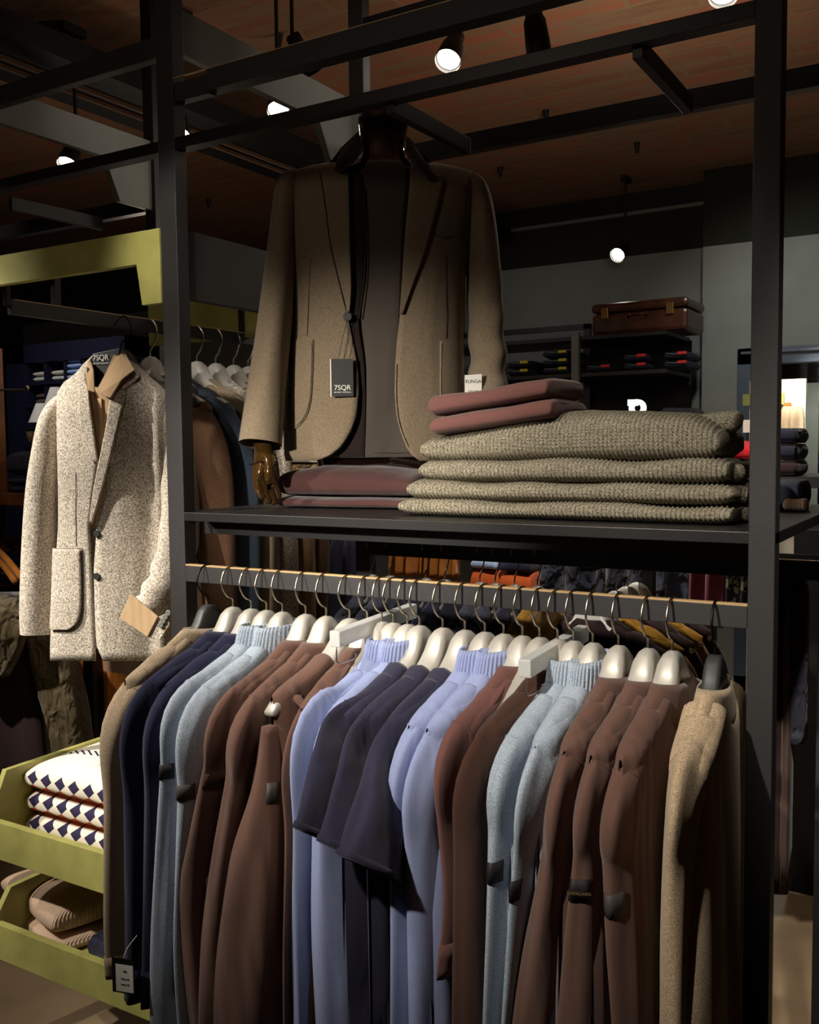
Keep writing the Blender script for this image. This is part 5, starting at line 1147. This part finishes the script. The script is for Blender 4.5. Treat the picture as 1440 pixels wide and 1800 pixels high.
# wooden table with navy folded clothes
wt = thing('display_table', (-2.9, 2.6, 0), 'reddish wooden display table with navy folded clothes at the left edge', 'table')
tz = at(30, 868, Y=2.35).z
xe = at(68, 868, Y=2.35).x
MB().box((-4.2, 2.35, tz-.045), (xe+.25, 3.0, tz)).build('tabletop', M['wood'], wt, mods=BEV(.002))
xu = at(3, 800, Y=2.37).x
MB().box((xu-.04, 2.36, tz), (xu, 2.39, tz+.55)).build('upright', M['wood'], wt)
for x in (-4.1, xe+.15):
    for y in (2.4, 2.92): MB().box((x, y, 0), (x+.05, y+.05, tz-.045)).build('leg', M['steel_smooth'], wt)
zz = tz
for k, (h, a_, b2) in enumerate(((.03, 4, 75), (.03, 6, 78), (.10, 10, 82))):
    folded('folded_trousers', at(a_, 840, Y=2.4).x, at(b2+25, 840, Y=2.4).x, 2.39, .35, zz+.0005, h, M['inkcloth'], ['lowest', 'middle', 'thick topmost'][k]+' dark navy folded garment on the wooden table at the left edge', 'trousers', 'navy folded clothes on the wooden table', seed=160+k, wave=.02 if k == 2 else .006, dome=.01 if k == 2 else 0); zz += h+.001
p = at(72, 785, Y=2.5)
t = thing('patterned_bowl', (p.x, p.y, zz), 'brown patterned bowl on the navy folded clothes beside the tweed sleeve', 'bowl')
MB().loft([[V((p.x+r_*math.cos(2*PI*k/32), p.y+r_*math.sin(2*PI*k/32), zz+.012+z)) for k in range(32)] for r_, z in ((.03, 0), (.045, .02), (.052, .06), (.047, .058), (.04, .02), (.001, .008))]).build('bowl', M['animal'], t, smooth=True)
MB().cyl((p.x, p.y, zz+.001), (p.x, p.y, zz+.012), .06, n=32).build('saucer', M['blackboard'], t)
# chrome arm at left edge
p, q = at(-30, 686, Y=2.0), at(47, 685, Y=2.0)
tag(MB().tube([p, lerp(p, q, .6), q, q+V((.0, 0, .012))], .004, 8, 4).build('chrome_hook_arm', M['nickel'], smooth=True), 'chrome display arm poking in at the left edge', 'hook')
# lower left: shelf with print shirts, olive and plum jackets, ochre trousers
ls = thing('low_rack', (-3.0, 2.6, 0), 'dark low rack at the left edge behind the trays', 'rack')
MB().box((-4.0, 2.42, .98), (-2.0, 2.45, 1.01)).build('rail', M['steel_smooth'], ls)
MB().box((-2.3, 2.42, 0), (-2.27, 2.45, 1.01)).box((-4.0, 2.42, 0), (-3.97, 2.45, 1.01)).build('post', M['steel_smooth'], ls)
folded('folded_shirt', at(0, 960, Y=2.6).x-.1, at(60, 960, Y=2.6).x, 2.55, .3, at(30, 975, Y=2.6).z, .05, M['floral'], 'orange and navy printed shirt at the left edge below the wooden table', 'shirt', 'printed shirts', seed=171, wave=.01)
folded('folded_shirt', at(0, 1000, Y=2.5).x-.1, at(52, 1000, Y=2.5).x, 2.45, .3, at(30, 1035, Y=2.5).z, .07, M['floral'], 'orange and navy printed shirt, lower one at the left edge', 'shirt', 'printed shirts', seed=172, wave=.01)
tag(MB().box((-4.0, 2.46, .90), (at(58, 1000, Y=2.5).x+.15, 3.0, at(30, 1036, Y=2.5).z)).build('low_shelf', M['blackboard']), 'black low shelf carrying the printed shirts at the left edge', 'shelf')
for (xa, ya, xb, yb, k) in ((0, 985, 28, 1024, 0), (0, 970, 40, 1018, 1)):
    p, q = at(xa-15, ya-12, Y=2.3), at(xb, yb, Y=2.3)
    tag(MB().tube([p, lerp(p, q, .5)+V((0, 0, .01)), q], .012, 10, 4).build('wooden_hanger', M['ochre'], smooth=True), ['ochre wooden hanger end at the left edge, lower one', 'ochre wooden hanger end at the left edge, upper one'][k], 'hanger', 'wooden hanger ends')
def drape(name, L_, Y, mat, label, cat_, group=None, parent=None, seed=0, amp=.012, dep=.05):
    """L_: py, px left, px right -> a full rounded garment hanging in the rack"""
    rings = []
    for py, a_, b2 in cat(L_, 5):
        p, q = at(a_, py, Y=Y), at(b2, py, Y=Y); c = (p+q)/2; w_ = (q-p).x/2; z = c.z
        ring = []
        for k in range(36):
            th = 2*PI*k/36; kk = 1+.10*math.sin(5*th+seed+py*.01)+.06*math.sin(9*th+py*.02)
            ring.append(V((c.x+w_*math.cos(th), Y+dep*math.sin(th)*kk+amp*math.sin(6*math.cos(th)+py*.012+seed), z)))
        rings.append(ring)
    return tag(MB().loft(rings).build(name, mat, smooth=True), label, cat_, group)
drape('hanging_jacket', [(1046, -30, 30), (1070, -60, 48), (1120, -70, 52), (1200, -70, 60), (1300, -70, 75), (1420, -70, 95)], 2.15, M['plum'], 'dark plum jacket at the left edge under the olive sleeve', 'jacket', seed=1, dep=.08)
drape('jacket_sleeve_coat', [(1050, -40, 25), (1080, -50, 38), (1130, -50, 32), (1185, -50, 8)], 2.03, M['olive'], 'olive nylon jacket shoulder at the left edge', 'jacket', 'olive nylon jackets', seed=2, dep=.05)
drape('nylon_jacket', [(1090, 52, 92), (1130, 58, 108), (1200, 72, 128), (1260, 96, 142), (1310, 108, 150), (1340, 110, 150)], 2.2, M['olive'], 'olive nylon jacket sleeve below the tweed blazer', 'jacket', 'olive nylon jackets', seed=3, dep=.06, amp=.02)
for k, (a_, b2) in enumerate(((146, 172), (172, 194), (192, 218))):
    drape('corduroy_trousers', [(1120, a_, b2), (1200, a_+2, b2), (1260, a_+6, b2+2), (1340, a_+4, b2+2)], 2.5, M['ochre'], ['left', 'middle', 'right'][k]+' ochre corduroy trousers hanging below the tweed blazer', 'trousers', 'ochre trousers below the blazer', seed=5+k, dep=.05)
